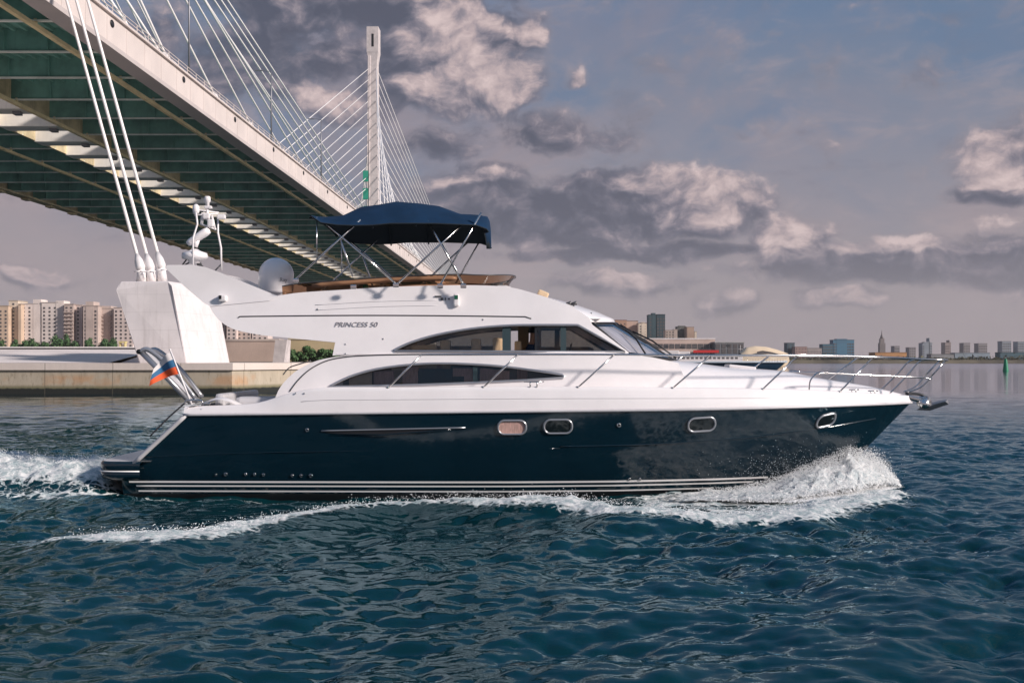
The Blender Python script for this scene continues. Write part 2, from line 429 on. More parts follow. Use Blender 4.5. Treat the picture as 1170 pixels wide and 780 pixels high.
def water_mat():
    m = bpy.data.materials.new('river_water'); m.use_nodes = True; nt = m.node_tree; t = NT(nt)
    b = nt.nodes['Principled BSDF']; out = nt.nodes['Material Output']; b.inputs['Specular IOR Level'].default_value = 0
    geo_ = t.new('ShaderNodeNewGeometry'); pos = geo_.outputs['Position']
    x, y, z = t.sep(pos)
    dist = t.vec('LENGTH', t.vec('SUBTRACT', pos, (0, 0, EYE)))
    n = t.noise(pos, .12, 3, .5)
    base = t.mix(n, (.001, .015, .019), (.002, .031, .039))
    b.inputs['IOR'].default_value = 1.333; b.inputs['Specular Tint'].default_value = (.60, .86, 1.0, 1)
    b.inputs['Roughness'].default_value = .04
    t.put(b.inputs['Base Color'], base)
    t.put(b.inputs['Roughness'], t.step(dist, 20, 500, .02, .20, smooth=False))
    bp = t.new('ShaderNodeBump'); bp.inputs['Distance'].default_value = .05
    w1 = t.noise(t.vec('MULTIPLY', pos, (1, 1.3, 1)), 5.0, 4, .55, .4)
    w2 = t.noise(t.vec('MULTIPLY', pos, (.5, 1, 1)), .9, 4, .6, .3)
    hsum = t.math('ADD', t.math('MULTIPLY', w1, t.step(dist, 12, 60, .22, .15, smooth=False)), t.math('MULTIPLY', w2, t.step(dist, 30, 140, 0, .7)))
    t.put(bp.inputs['Height'], hsum); bp.inputs['Strength'].default_value = .5
    t.put(b.inputs['Normal'], bp.outputs[0])
    gl = t.new('ShaderNodeBsdfGlossy'); t.put(gl.inputs[0], t.mix(t.step(dist, 22, 110), (.64, .86, .97), (.95, .95, 1.0))); t.put(gl.inputs['Roughness'], t.step(dist, 20, 500, .02, .12, smooth=False)); t.put(gl.inputs['Normal'], bp.outputs[0])
    fr = t.new('ShaderNodeFresnel'); fr.inputs[0].default_value = 1.333; t.put(fr.inputs['Normal'], bp.outputs[0])
    wm = t.new('ShaderNodeMixShader'); t.put(wm.inputs[0], fr.outputs[0]); nt.links.new(b.outputs[0], wm.inputs[1]); nt.links.new(gl.outputs[0], wm.inputs[2])
    # foam: broken cells over the cover attribute
    fa = t.new('ShaderNodeAttribute', attribute_name='foam').outputs['Fac']
    wp = t.vec('ADD', pos, t.vec('MULTIPLY', t.vec('SUBTRACT', t.noise(pos, 2.2, 3, .5, color=True), (.5, .5, .5)), (.5, .35, .1)))
    vo = t.new('ShaderNodeTexVoronoi', feature='DISTANCE_TO_EDGE'); t.put(vo.inputs['Vector'], t.vec('MULTIPLY', wp, (1, .8, 1))); vo.inputs['Scale'].default_value = 5.5
    cell = t.step(vo.outputs['Distance'], .0, .26, .75, -.1)
    fn = t.noise(pos, 9.0, 7, .68); fn2 = t.noise(pos, 1.5, 4, .6)
    cov = t.math('ADD', t.math('MULTIPLY', cell, .30), t.math('ADD', t.math('MULTIPLY', fn, .75), t.math('MULTIPLY', fn2, .35)))
    k = t.math('ADD', t.math('MULTIPLY', fa, 1.25), t.math('ADD', t.math('MULTIPLY', cov, 1.25), -1.27))
    mask = t.math('MULTIPLY', t.step(k, 0.0, .30), t.step(fa, .04, .16))
    fb = t.new('ShaderNodeBsdfPrincipled'); t.put(fb.inputs['Base Color'], t.mix(t.step(t.noise(pos, 6, 7, .7), .38, .62), (.34, .42, .43), (.80, .79, .77)))
    fb.inputs['Roughness'].default_value = .7
    fbp = t.new('ShaderNodeBump'); fbp.inputs['Strength'].default_value = .9; fbp.inputs['Distance'].default_value = .06
    t.put(fbp.inputs['Height'], fn); t.put(fb.inputs['Normal'], fbp.outputs[0])
    mx = t.new('ShaderNodeMixShader'); t.put(mx.inputs[0], mask)
    nt.links.new(wm.outputs[0], mx.inputs[1]); nt.links.new(fb.outputs[0], mx.inputs[2]); nt.links.new(mx.outputs[0], out.inputs[0])
    return m
water = link('water', me, water_mat()); tag(water, kind='structure')

# spray: thousands of small drops thrown up by bow and transom
def drops(name, pts, sizes, m, label):
    base = np.array([(1, 0, 0), (-1, 0, 0), (0, 1, 0), (0, -1, 0), (0, 0, 1), (0, 0, -1)], float)
    fc = np.array([(0, 2, 4), (2, 1, 4), (1, 3, 4), (3, 0, 4), (2, 0, 5), (1, 2, 5), (3, 1, 5), (0, 3, 5)])
    n = len(pts)
    st = rng.uniform(.7, 1.5, (n, 1, 3))
    V_ = pts[:, None, :]+base[None]*sizes[:, None, None]*st
    F_ = (fc[None]+np.arange(n)[:, None, None]*6).reshape(-1, 3)
    me_ = bpy.data.meshes.new(name); me_.from_pydata(V_.reshape(-1, 3).tolist(), [], F_.tolist())
    me_.polygons.foreach_set('use_smooth', np.ones(len(F_), bool)); me_.update()
    o = link(name, me_, m); return tag(o, label, None, None, 'stuff')
M_SPRAY = mat('spray_white', (.94, .93, .92), .35)
M_SPRAY.node_tree.nodes['Principled BSDF'].inputs['Subsurface Weight'].default_value = 1.0
M_SPRAY.node_tree.nodes['Principled BSDF'].inputs['Subsurface Radius'].default_value = (.05, .05, .05)
def bow_spray():
    P_ = []; S_ = []
    for side, cnt in ((-1, 34000), (1, 7000)):
        x = rng.beta(3.2, 1.5, cnt)*4.4+3.4                     # along the bow
        hw = np.interp(x, [3, 4.5, 5.5, 6.3, 6.9, 7.8], [1.72, 1.2, .82, .45, .15, .0])
        top = np.interp(x, [3.2, 4.4, 5.2, 6.0, 6.6, 7.1, 7.6, 7.9], [.03, .12, .30, .55, .76, .80, .68, .25])
        reach = np.interp(x, [3.2, 5, 6.5, 7.9], [1.2, 2.0, 1.9, .55])
        o = 1.35*rng.random(cnt)**.8
        clump = vnoise(x*1.0, o*reach, 2.4, 31, 4)
        h = np.clip(4*o*(1-o), .07, 1)*.55+.45*np.exp(-((o-.35)/.3)**2)
        z = .80*top*h*(.35+1.15*clump)*rng.uniform(.55, 1.12, cnt)
        y = hw+o*reach*.8+rng.normal(0, .05, cnt)
        P_.append(np.stack([x+rng.normal(0, .06, cnt), CY+side*y, z+.04], -1))
        S_.append(np.where(rng.random(cnt) < .1, rng.uniform(.008, .012, cnt), rng.uniform(.0028, .0068, cnt)))
        c2 = cnt//14                                              # loose drops flying higher
        x2 = rng.normal(5.9, .75, c2); hw2 = np.interp(x2, [3, 4.5, 5.5, 6.3, 6.9], [1.72, 1.2, .82, .5, .3])
        z2 = np.abs(rng.normal(.0, .33, c2))+.25*rng.random(c2)
        P_.append(np.stack([x2, CY+side*(hw2+.15+np.abs(rng.normal(.2, .18, c2))), z2], -1)); S_.append(rng.uniform(.0025, .006, c2))
    # drops riding on the torn crest
    n3 = 16000; x3 = 3.4+4.5*rng.beta(2.6, 1.3, n3); o3 = rng.random(n3)**1.1
    hw3 = np.interp(x3, [2.6, 4.5, 5.5, 6.3, 6.9, 8.0], [1.80, 1.2, .82, .45, .15, .0]); t3 = np.interp(x3, [2.6, 3.2, 4.4, 5.2, 6.0, 6.6, 7.1, 7.6, 8.0], [.01, .03, .11, .25, .44, .60, .60, .46, .08])
    r3 = np.interp(x3, [2.6, 3.2, 5, 6.5, 8.0], [.9, 1.3, 2.05, 1.95, .55]); h3 = np.sin(np.pi*o3**.62)**.8
    z3 = t3*h3*(.45+1.0*vnoise(x3+9, o3*r3+4, 1.5, 31, 3))*rng.uniform(.9, 1.3, n3)+rng.uniform(0, .05, n3)
    P_.append(np.stack([x3, CY-hw3-o3*r3, z3+.03], -1)); S_.append(rng.uniform(.003, .008, n3))
    drops('bow_spray', np.concatenate(P_), np.concatenate(S_), M_SPRAY, 'white spray thrown up where the dark bow cuts the water')
bow_spray()
def foam_sheet_mat():
    m = bpy.data.materials.new('torn_foam'); m.use_nodes = True; nt = m.node_tree; t = NT(nt); b = nt.nodes['Principled BSDF']
    pos = t.new('ShaderNodeNewGeometry').outputs['Position']
    n = t.noise(pos, 7.0, 8, .68, .6); n2 = t.noise(pos, 22.0, 5, .65)
    t.put(b.inputs['Base Color'], t.mix(t.step(n, .35, .65), (.40, .46, .48), (.78, .77, .76))); b.inputs['Roughness'].default_value = .6
    b.inputs['Subsurface Weight'].default_value = .25; b.inputs['Subsurface Radius'].default_value = (.06, .06, .06)
    bp = t.new('ShaderNodeBump'); bp.inputs['Strength'].default_value = 1.0; bp.inputs['Distance'].default_value = .06
    t.put(bp.inputs['Height'], t.math('ADD', n, t.math('MULTIPLY', n2, .5))); t.put(b.inputs['Normal'], bp.outputs[0])
    cv = t.new('ShaderNodeAttribute', attribute_name='cover').outputs['Fac']
    t.put(b.inputs['Alpha'], t.step(t.math('ADD', t.math('MULTIPLY', cv, 1.0), t.math('MULTIPLY_ADD', t.math('ADD', n, t.math('MULTIPLY', n2, .6)), 1.9, -1.62)), .25, .55))
    return m
M_FOAM = foam_sheet_mat()
def bow_sheet():
    for side in (-1, 1):
        nu, nv = 330, 80; x = np.linspace(2.6, 8.0, nu)[:, None]+np.zeros((1, nv)); o = np.linspace(0, 1, nv)[None]+np.zeros((nu, 1))
        hw = np.interp(x, [2.6, 4.5, 5.5, 6.3, 6.9, 8.0], [1.80, 1.2, .82, .45, .15, .0])
        top = np.interp(x, [2.6, 3.2, 4.4, 5.2, 6.0, 6.6, 7.1, 7.6, 8.0], [.01, .03, .11, .25, .44, .60, .60, .46, .08])
        reach = np.interp(x, [2.6, 3.2, 5, 6.5, 8.0], [.9, 1.3, 2.05, 1.95, .55])
        h = np.sin(np.pi*np.clip(o, 0, 1)**.62)**.8
        big = vnoise(x*1.0+9, o*reach+4, 1.5, 31, 3); fine = vnoise(x*1.0, o*reach*1.0+side, 5.0, 33, 4)
        z = top*h*(.45+1.0*big)+(fine-.5)*.26*(h*.8+.2)*np.clip(top/.4, .3, 1)
        y = hw+o*reach+(vnoise(x+3, o*2, 3.2, 35, 3)-.5)*.25
        z = np.maximum(z, wake(x.ravel(), (CY+side*y).ravel())[0].reshape(x.shape)*np.clip(o*2, 0, 1)*(.8 if side < 0 else .2)); A_ = np.stack([x+(vnoise(x, o*3, 4.0, 37, 3)-.5)*.2, CY+side*y, z+.02], -1)
        cov = np.clip(np.minimum(np.minimum(o*9, (1-o)*5), np.minimum((x-2.6)*1.2, (8.0-x)*5)), 0, 1)*(.62+.38*np.clip(1.4-z/(top+.02), 0, 1))
        ob = grid_mesh('bow_foam', A_, M_FOAM, None); a_ = ob.data.attributes.new('cover', 'FLOAT', 'POINT'); a_.data.foreach_set('value', cov.astype(np.float32).ravel())
        tag(ob, 'rolling white bow wave against the navy hull' if side < 0 else 'white bow wave on the far side of the hull', None, None, 'stuff')
bow_sheet()
def wash():
    n = 9000
    x = -7.7-rng.gamma(1.6, 2.6, n); y = CY+rng.normal(0, 1.15, n)
    X2 = np.concatenate([x]); Y2 = np.concatenate([y])
    h, f = wake(X2, Y2)
    z = h+np.abs(rng.normal(0, .07, n)); keep = (f > .35) & (X2 > -40)
    P1 = np.stack([X2, Y2, z], -1)[keep]
    # drops along the breaking crest
    pts = np.array(CREST); m = 3500
    i = rng.integers(1, len(pts)-1, m); t = rng.random(m); q_ = pts[i]*(1-t)[:, None]+pts[np.minimum(i+1, len(pts)-1)]*t[:, None]
    q_ = q_+rng.normal(0, .13, (m, 2)); h2, f2 = wake(q_[:, 0], q_[:, 1])
    P2_ = np.stack([q_[:, 0], q_[:, 1], h2+np.abs(rng.normal(0, .05, m))], -1)[f2 > .5]
    P_ = np.concatenate([P1, P2_])
    drops('wake_spray', P_, rng.uniform(.003, .008, len(P_)), M_SPRAY, 'white drops over the wash behind the stern and along the breaking wake')
wash()
# ------------------------------------------------------------------ cable-stayed bridge
S = 1.65
def B(X, H, Z): return Vector((-X+Z*37/FPX, Z, EYE+H))
M_GREEN = mat('green_steel', (.16, .35, .30), .55, var=.3, vscale=.25, streak=.25)
M_FLANGE = mat('grey_green_flange', (.76, .80, .74), .5, var=.15, vscale=.5)
M_YEL = mat('ochre_rail', (.78, .64, .36), .55, var=.15, vscale=.4)
M_OCHRE = mat('weathered_ochre_girder', (.56, .46, .28), .6, var=.3, vscale=.3, streak=.3)
M_FASC = mat('cream_steel', (.66, .58, .54), .45, var=.06, vscale=.2, streak=.12)
M_FASCD = mat('cream_steel_edge', (.52, .46, .44), .5, var=.08, vscale=.2)
M_CABLE = mat('white_cable', (.86, .82, .80), .45)
M_DECKLIT = mat('sunlit_crossbeam', (.82, .78, .72), .6, var=.08, vscale=.3, streak=.12)  # white stands in for sun falling through the slot onto the beams
M_LAMP = mat('grey_galvanised', (.22, .22, .24), .45, .5)
XR, XL = 30.6*S, 71*S
H0 = 22*S; HT = 24.35*S
Z0, Z1 = 42*S, 690*S
bridge = empty('cable_stayed_bridge', (0, 0, 0), 'long cable stayed bridge with dark green underside crossing overhead', 'bridge')
def prism(mb, prof, za, zb):
    """profile of (X, H) swept along the bridge"""
    n = len(prof); a = [B(X, H, za) for X, H in prof]; b = [B(X, H, zb) for X, H in prof]
    mb.add(a+b, [tuple(range(n))[::-1], tuple(range(n, 2*n))]+[(i, (i+1) % n, n+(i+1) % n, n+i) for i in range(n)])
G1, G2 = 45.6*S, 51.2*S                    # the slot between the two carriageways
for (xa, xb) in ((XR+.5, G1), (G2, XL-.5)):
    mb = MB(); prism(mb, [(xa, H0+3.1), (xb, H0+3.1), (xb, HT-.4), (xa, HT-.4)], Z0, Z1)
    # longitudinal troughs under the plate
    k = xa+1.2
    while k < xb-1:
        prism(mb, [(k, H0+2.75), (k+.35, H0+2.75), (k+.5, H0+3.1), (k-.15, H0+3.1)], Z0, Z1); k += 1.5
    mb.build('deck_plate', M_GREEN, bridge)
# cream edge girder with a shelf along its foot
mb = MB(); prism(mb, [(XR, H0+.55), (XR+.5, H0+.55), (XR+.5, HT), (XR, HT)], Z0, Z1)
prism(mb, [(XR-.35, HT), (XR+1.0, HT), (XR+1.0, HT+.28), (XR-.35, HT+.28)], Z0, Z1)
mb.mi = 1; prism(mb, [(XR-.25, H0), (XR+2.2, H0), (XR+2.2, H0+.55), (XR-.25, H0+.55)], Z0, Z1)
for k in range(100): mb.box(B(XR-.01, (H0+.55+HT)/2, Z0+6.2*k), (.05, .05, HT-H0-.6))
edge = mb.build('edge_girder', [M_FASC, M_FASCD], bridge)
for i in range(14):                          # drain holes: dark oval pipes ends with a rim
    z = (80.5+16*i)*S*1.0
    mb = MB(); c = B(XR-.02, H0+3.0, z)
    mb.lathe([(.0, .0), (.62, .0), (.62, .06), (.0, .06)], 16, Matrix.Translation(c) @ Matrix.Rotation(R(90), 4, 'Y') @ Matrix.Diagonal((.7, 1.0, 1, 1)))
    mb.build('drain_opening', M_BLACK, bridge)
# anchor boxes and parapet along the girder
mb = MB()
for k in range(int((Z1-Z0)/4)):
    z = Z0+4*k; mb.box(B(XR+.1, HT+.85, z), (.10, .10, 1.2))
for h in (.5, .95, 1.4): prism(mb, [(XR+.05, HT+h), (XR+.15, HT+h), (XR+.15, HT+h+.07), (XR+.05, HT+h+.07)], Z0, Z1)
mb.build('parapet', M_FASC, bridge)
# cross beams
zb = Z0+4; nb = 0
while zb < Z1-20 and nb < 49:
    for (xa, xb) in ((XR+.6, G1), (G2, XL-1.0)):
        mb = MB(); c = B((xa+xb)/2, H0+1.75, zb)
        mb.box(c, (xb-xa, .12, 2.7))
        k = xa+2.5
        while k < xb-1:
            mb.box(B(k, H0+1.75, zb-.32), (.06, .5, 2.5)); k += 5.2
        mb.mi = 1; mb.box(B((xa+xb)/2, H0+.32, zb), (xb-xa, .62, .14))
        mb.build('cross_beam', [M_GREEN, M_FLANGE], bridge)
    zb += 12.35; nb += 1
# box beams across the slot, sunlight on them painted in as white
zb = Z0+10.2
while zb < 450*S:
    mb = MB(); mb.box(B((G1+G2)/2, H0+1.4, zb), (G2-G1+.6, 3.6, 2.8), bev=.12)
    mb.mi = 1; mb.box(B(G1+1.6, H0-.25, zb), (1.0, 1.2, .5)); mb.build('slot_beam', [M_DECKLIT, M_LAMP], bridge); zb += 12.35
for X, H, w, m in ((33.25*S, H0-.15, .55, M_YEL), (44.9*S, H0-.15, .6, M_YEL), (55.9*S, H0-.15, .5, M_YEL)):
    mb = MB(); prism(mb, [(X-w/2, H-.35), (X+w/2, H-.35), (X+w/2, H+.1), (X-w/2, H+.1)], Z0, Z1)
    z = Z0+4
    while z < Z1-25: mb.box(B(X, H+.35, z), (.3, .3, .7)); z += 12.35
    mb.build('maintenance_rail', m, bridge)
mb = MB(); prism(mb, [(XL-2.4, H0), (XL, H0), (XL, H0+.4), (XL-2.4, H0+.4)], Z0, Z1)
prism(mb, [(XL-.4, H0+.4), (XL, H0+.4), (XL, HT), (XL-.4, HT)], Z0, Z1)
z = Z0
while z < Z1-20:
    mb.box(B(XL-1.3, H0-.3, z), (1.5, 2.6, .35)); z += 12.35
mb.build('far_edge_girder', M_OCHRE, bridge)
prismw = MB(); prism(prismw, [(G1-.4, H0+.2), (G1, H0+.2), (G1, HT-.5), (G1-.4, HT-.5)], Z0, Z1); prism(prismw, [(G2, H0+.2), (G2+.4, H0+.2), (G2+.4, HT-.5), (G2, HT-.5)], Z0, Z1)
prismw.build('slot_girder', M_OCHRE, bridge)
# pylons
def pylon(Xc, Z, top, label):
    mb = MB()
    def sec(h, w, d): return [B(Xc-w/2, h, Z-d/2), B(Xc+w/2, h, Z-d/2), B(Xc+w/2, h, Z+d/2), B(Xc-w/2, h, Z+d/2)]
    mb.hexa(sec(-4, 8.2, 11), sec(top*.45, 5.6, 8)); mb.hexa(sec(top*.45, 5.6, 8), sec(top-13, 4.0, 6.5))
    mb.hexa(sec(top-13, 5.2, 7), sec(top-12, 5.6, 7.4)); mb.hexa(sec(top-12, 5.6, 7.4), sec(top, 5.6, 7.4))
    # rounded shoulder below the head, shown from the camera side
    mb.hexa(sec(top-17, 4.1, 6.6), sec(top-13, 5.2, 7))
    # cable ducts down the left of the shaft
    for k in range(2): mb.tube([B(Xc+1.7+.9*k, top*.22, Z-4.6), B(Xc+1.3+.7*k, top-14, Z-3.6)], .33, 6)
    py = mb.build('pylon', M_CONC, bridge); py['label'] = label
    s_ = MB(); s_.box(B(Xc-.1, top-6.6, Z-3.72), (1.1, .1, 6.2), bev=.04); s_.build('slot', M_BLACK, py)
    return py
PX2, PZ2, PT = 83.0, 335*S, 379/FPX*335*S
PX1, PZ1 = 88.0, 95*S
far_py = pylon(PX2, PZ2, PT, 'tall far concrete pylon with a slotted head')
pylon(PX1, PZ1, 98*S, 'near concrete pylon beyond the left edge of the picture')
M_NET = mat('green_netting', (.02, .30, .20), .7)
s_ = MB()
for k in range(7): s_.box(B(PX2+3.2, (412-(203+20*k))/FPX*PZ2, PZ2-4.2), (2.4, 1.4, 5.2))
s_.build('scaffold_netting', M_NET, far_py)
def cable(name, a, b, r, m=M_CABLE, parent=bridge, n=6):
    mb = MB(); mb.tube([a, b], r, n); return mb.build(name, m, parent)
near = [(87, 55), (94, 58), (94.6, 71.5), (108.7, 72.5), (122, 74), (136.7, 71), (150, 71), (163, 68), (172, 66), (186, 68), (200, 69), (214, 70)]
for z, h in near: cable('stay_cable', B(XR+.6, HT-.2, z*S), B(PX1-1, h*S, PZ1), .18)
for z in range(180, 300, 14): cable('stay_cable', B(XL-.6, HT-.2, z*S), B(PX1+1, (58+.1*(z-170))*S, PZ1), .19)
for i in range(15):
    f = i/14
    for sgn in (-1, 1):
        z = PZ2+sgn*S*(16+103*f); h = (42+44*f)*S
        if z < 465*S:
            cable('stay_cable', B(XR+.6, HT-.2, z), B(PX2-1.5, h, PZ2+sgn*1.5), .165)
            cable('stay_cable', B(XL-.6, HT-.2, z), B(PX2+1.5, h, PZ2+sgn*1.5), .165)
mb = MB()
for z, h in near[1:9]:
    a = B(XR+.6, HT, z*S); d = (B(PX1-1, h*S, PZ1)-a).normalized(); mb.tube([a-d*.5, a+d*2.0], .34, 8); mb.box(a+Vector((0, 0, .2)), (1.2, 1.6, .9), bev=.1)
mb.build('cable_anchor', M_WHITE, bridge)
# piers at both ends so that the deck rests on something out of frame
for z in (PZ1, PZ2):
    mb = MB()
    for X in (XR+5, XL-5): mb.box(B(X, H0/2-2, z), (5, 6, H0+4.0))
    mb.box(B((XR+XL)/2, H0-1.6, z), (XL-XR-4, 4.5, 2.4)) ; 
    if z == PZ2: mb.build('pier', M_CONC, bridge)
def deck_lamp(px_, ztop, zbase, Z, label, arm):
    x = (px_-HX)/FPX*Z
    o = empty('street_lamp', (x, Z, zbase), label, 'street lamp', 'lamps along the bridge parapet')
    h = ztop-zbase; mb = MB(); mb.tube([(0, 0, 0), (0, 0, h*.6), (0, 0, h)], [.16, .13, .09], 8); mb.build('pole', M_LAMP, o)
    a = MB(); a.tube(smooth_path([(0, 0, h-.1), (-.5*arm, 0, h+.15), (-arm, 0, h+.2)], 4), .06, 6); a.build('arm', M_LAMP, o)
    l = MB(); l.box((-arm-.4, 0, h+.2), (1.3, .4, .22), bev=.06); l.build('lamp_head', M_LAMP, o)
def on_edge(px_): return XR*FPX/(622-px_)
for px_, ptop, arm, lb in ((216, -30, 1.6, 'grey lamp post rising from the bridge parapet, nearest and cut off by the picture top'), (310, 82, 2.0, 'slender grey lamp post on the bridge among the stay cables, middle one'),
                      (367, 137, 1.9, 'smallest curved grey lamp post on the bridge, left of the tall pylon')):
    Z = on_edge(px_)+2; deck_lamp(px_, EYE+(HY-ptop)/FPX*Z, EYE+HT, Z, lb, arm)

# ------------------------------------------------------------------ quay, anchor block and guy cables
M_QUAY = bpy.data.materials.new('quay_concrete'); M_QUAY.use_nodes = True
def quay_mat():
    t = NT(M_QUAY.node_tree); b = M_QUAY.node_tree.nodes['Principled BSDF']; b.inputs['Roughness'].default_value = .85
    pos = t.new('ShaderNodeNewGeometry').outputs['Position']; x, y, z = t.sep(pos)
    n = t.noise(t.vec('MULTIPLY', pos, (1, 1, .25)), .9, 7, .65); n2 = t.noise(pos, .25, 4, .6); n3 = t.noise(t.vec('MULTIPLY', pos, (1.6, 1.6, .5)), 2.2, 6, .7)
    low = t.mix(n, (.28, .24, .18), (.52, .44, .34)); low = t.mix(t.step(n3, .52, .7, 0, .6), low, (.15, .125, .08))
    cap = t.mix(n2, (.54, .46, .41), (.66, .57, .51))
    zz = t.math('ADD', z, t.math('MULTIPLY_ADD', n3, .25, -.12))
    c = t.mix(t.step(z, 1.86, 1.90), low, cap)
    c = t.mix(t.step(zz, .52, .78, .8, 0), c, (.13, .12, .055))
    c = t.mix(t.step(zz, .38, .52, 1, 0), c, (.012, .014, .012))
    # rust runs near the foot
    c = t.mix(t.math('MULTIPLY', t.step(n2, .5, .62), t.math('MULTIPLY', t.step(zz, .5, .9), t.step(zz, 1.2, 1.7, .5, 0))), c, (.46, .22, .08))
    j_ = t.math('ABSOLUTE', t.math('SUBTRACT', t.math('FRACT', t.math('DIVIDE', t.math('ADD', x, t.math('MULTIPLY', y, .5)), 5.3)), .5))
    c = t.mix(t.step(j_, .004, .010, .55, 0), c, (.10, .085, .06))
    t.put(b.inputs['Base Color'], c)
    bn = t.new('ShaderNodeBump'); bn.inputs['Strength'].default_value = .5; bn.inputs['Distance'].default_value = .08
    t.put(bn.inputs['Height'], n); t.put(b.inputs['Normal'], bn.outputs[0])
quay_mat()
QY = 89.0; QT = 2.42
cor = ((265-HX)/FPX*QY, QY); end = (-18.2+.6, 97.5)
foot = [(-420, QY), cor, end, (-14, 140), (-420, 140)]
mb = MB(); n = len(foot)
mb.add([(x, y, -3) for x, y in foot]+[(x, y, QT-.05) for x, y in foot], [(i, (i+1) % n, n+(i+1) % n, n+i) for i in range(n)])
out = [(x, y) for x, y in foot]
def ofs(d): return [(-420, QY-d), (cor[0]+d*.6, QY-d), (end[0]+d, end[1]-d*.3), (-14+d, 140), (-420, 140)]
o1 = ofs(.18)
mb.add([(x, y, QT-.55) for x, y in o1]+[(x, y, QT) for x, y in o1], [(i, (i+1) % n, n+(i+1) % n, n+i) for i in range(n)]+[tuple(range(n, 2*n)), tuple(range(n))[::-1]])
tag(mb.build('quay_wall', M_QUAY), 'long weathered concrete quay wall with a dark wet foot', 'quay wall')
# pale ramp behind it, with a dark kerb rail along its crest
rx1 = (152-HX)/FPX*104
mb = MB(); mb.add([(-420, 93.5, QT+.01), (rx1+1.5, 93.5, QT+.01), (rx1, 112, 3.72), (-420, 112, 3.72)], [(0, 1, 2, 3)])
mb.add([(rx1+1.5, 93.5, QT-.3), (rx1, 112, 3.72), (rx1, 112, QT-.3)], [(0, 1, 2)]); mb.add([(-420, 112, 3.72), (rx1, 112, 3.72), (rx1, 112, 0), (-420, 112, 0)], [(0, 1, 2, 3)])
M_APRON = mat('bright_concrete', (.80, .72, .70), .7, var=.06, vscale=.3)
tag(mb.build('concrete_ramp', M_APRON), 'pale sloping concrete apron rising behind the quay on the left', 'ramp')
mb = MB(); mb.box(((rx1-420)/2, 112.4, 3.80), (rx1+420, .5, .20)); mb.mi = 1; mb.box(((rx1-420)/2, 112.1, 3.92), (rx1+420, .2, .10))
tag(mb.build('kerb_wall', [M_BLACK, M_WHITE]), 'low dark kerb with a white top along the crest of the ramp', 'kerb')
# the leaning anchor block
def pt(px_, py_, Y): return Vector(((px_-HX)/FPX*Y, Y, EYE+(HY-py_)/FPX*Y))
M_BLOCK = mat('painted_concrete', (.66, .61, .605), .7, var=.07, vscale=.5, bump=.2, bscale=3, streak=.22)
_t = NT(M_BLOCK.node_tree); _b = M_BLOCK.node_tree.nodes['Principled BSDF']; _src = _b.inputs['Base Color'].links[0].from_socket
_p = _t.new('ShaderNodeNewGeometry').outputs['Position']; _x, _y, _z = _t.sep(_p)
_j = _t.math('ABSOLUTE', _t.math('SUBTRACT', _t.math('FRACT', _t.math('DIVIDE', _z, 1.45)), .5))
_c = _t.mix(_t.step(_j, .008, .020, .20, 0), _src, (.25, .22, .21)); _r = _t.noise(_t.vec('MULTIPLY', _p, (2.0, 2.0, .10)), 1.5, 6, .65)
_t.put(_b.inputs['Base Color'], _t.mix(_t.step(_r, .52, .72, 0, .30), _c, (.34, .29, .26)))
ab = empty('anchor_block', (-28, 96, QT), 'white leaning concrete block anchoring three bridge guy cables', 'anchor block')
A0 = pt(159, 416, 92); A1 = pt(214, 416, 92); D0 = pt(132, 331, 92); D1 = pt(137, 321.5, 92.3); D2 = pt(193, 321, 92.3); D3 = pt(196, 326, 92)
bk = Vector((1.4, 8.4, 0)); b0 = [A0, A1, D3, D2, D1, D0]
b1 = [q_+bk for q_ in b0]
bm = bmesh.new(); vsb = [bm.verts.new(q_-ab.location) for q_ in b0+b1]
bm.faces.new(vsb[:6]); bm.faces.new(vsb[6:][::-1])
for i in range(6): bm.faces.new([vsb[i], vsb[6+i], vsb[6+(i+1) % 6], vsb[(i+1) % 6]])
bmesh.ops.recalc_face_normals(bm, faces=bm.faces); bmesh.ops.bevel(bm, geom=bm.edges[:], offset=.12, segments=2, profile=.5, affect='EDGES')
me = bpy.data.meshes.new('body'); bm.to_mesh(me); bm.free(); link('body', me, M_BLOCK, ab)
tops = [(159.5, 300), (170.5, 300), (183, 298)]; ends = [(-55, -470), (-38, -470), (-18, -470)]
for k, ((tx, ty), dz) in enumerate(zip(tops, (95, 95.4, 95.8))):
    base_ = pt(tx+2.5, 323, dz+.6); a = pt(tx, ty+2, dz)
    sl = 3.62; Zt = PZ1; topH = EYE+60*S+4*k
    px_t = tx-((ty+2)-(HY-(topH-EYE)/Zt*FPX))/sl
    b = Vector(((px_t-HX)/FPX*Zt, Zt, topH))
    d = (b-a).normalized()
    for nm, r0, ra, rb in (('guy_cable', .145, a, b),):
        cable(nm, ra-ab.location, rb-ab.location, r0, M_CABLE, ab, 8)
    mb = MB(); mb.tube([a-d*.6-ab.location, a-d*.3-ab.location, a+d*.35-ab.location, a+d*1.1-ab.location], [.34, .40, .36, .17], 10)
    mb.tube([base_-ab.location, a-d*.6-ab.location], [.46, .30], 10); mb.box(base_-ab.location+Vector((0, 0, -.05)), (1.0, 1.0, .3), bev=.05)
    for q2 in (.25, -.25): mb.tube([a-d*.9-ab.location+Vector((q2-.25, -.45, 0)), a-d*.9-ab.location+Vector((q2+.25, -.45, .05))], .05, 6)
    mb.build('cable_socket', M_WHITE, ab)

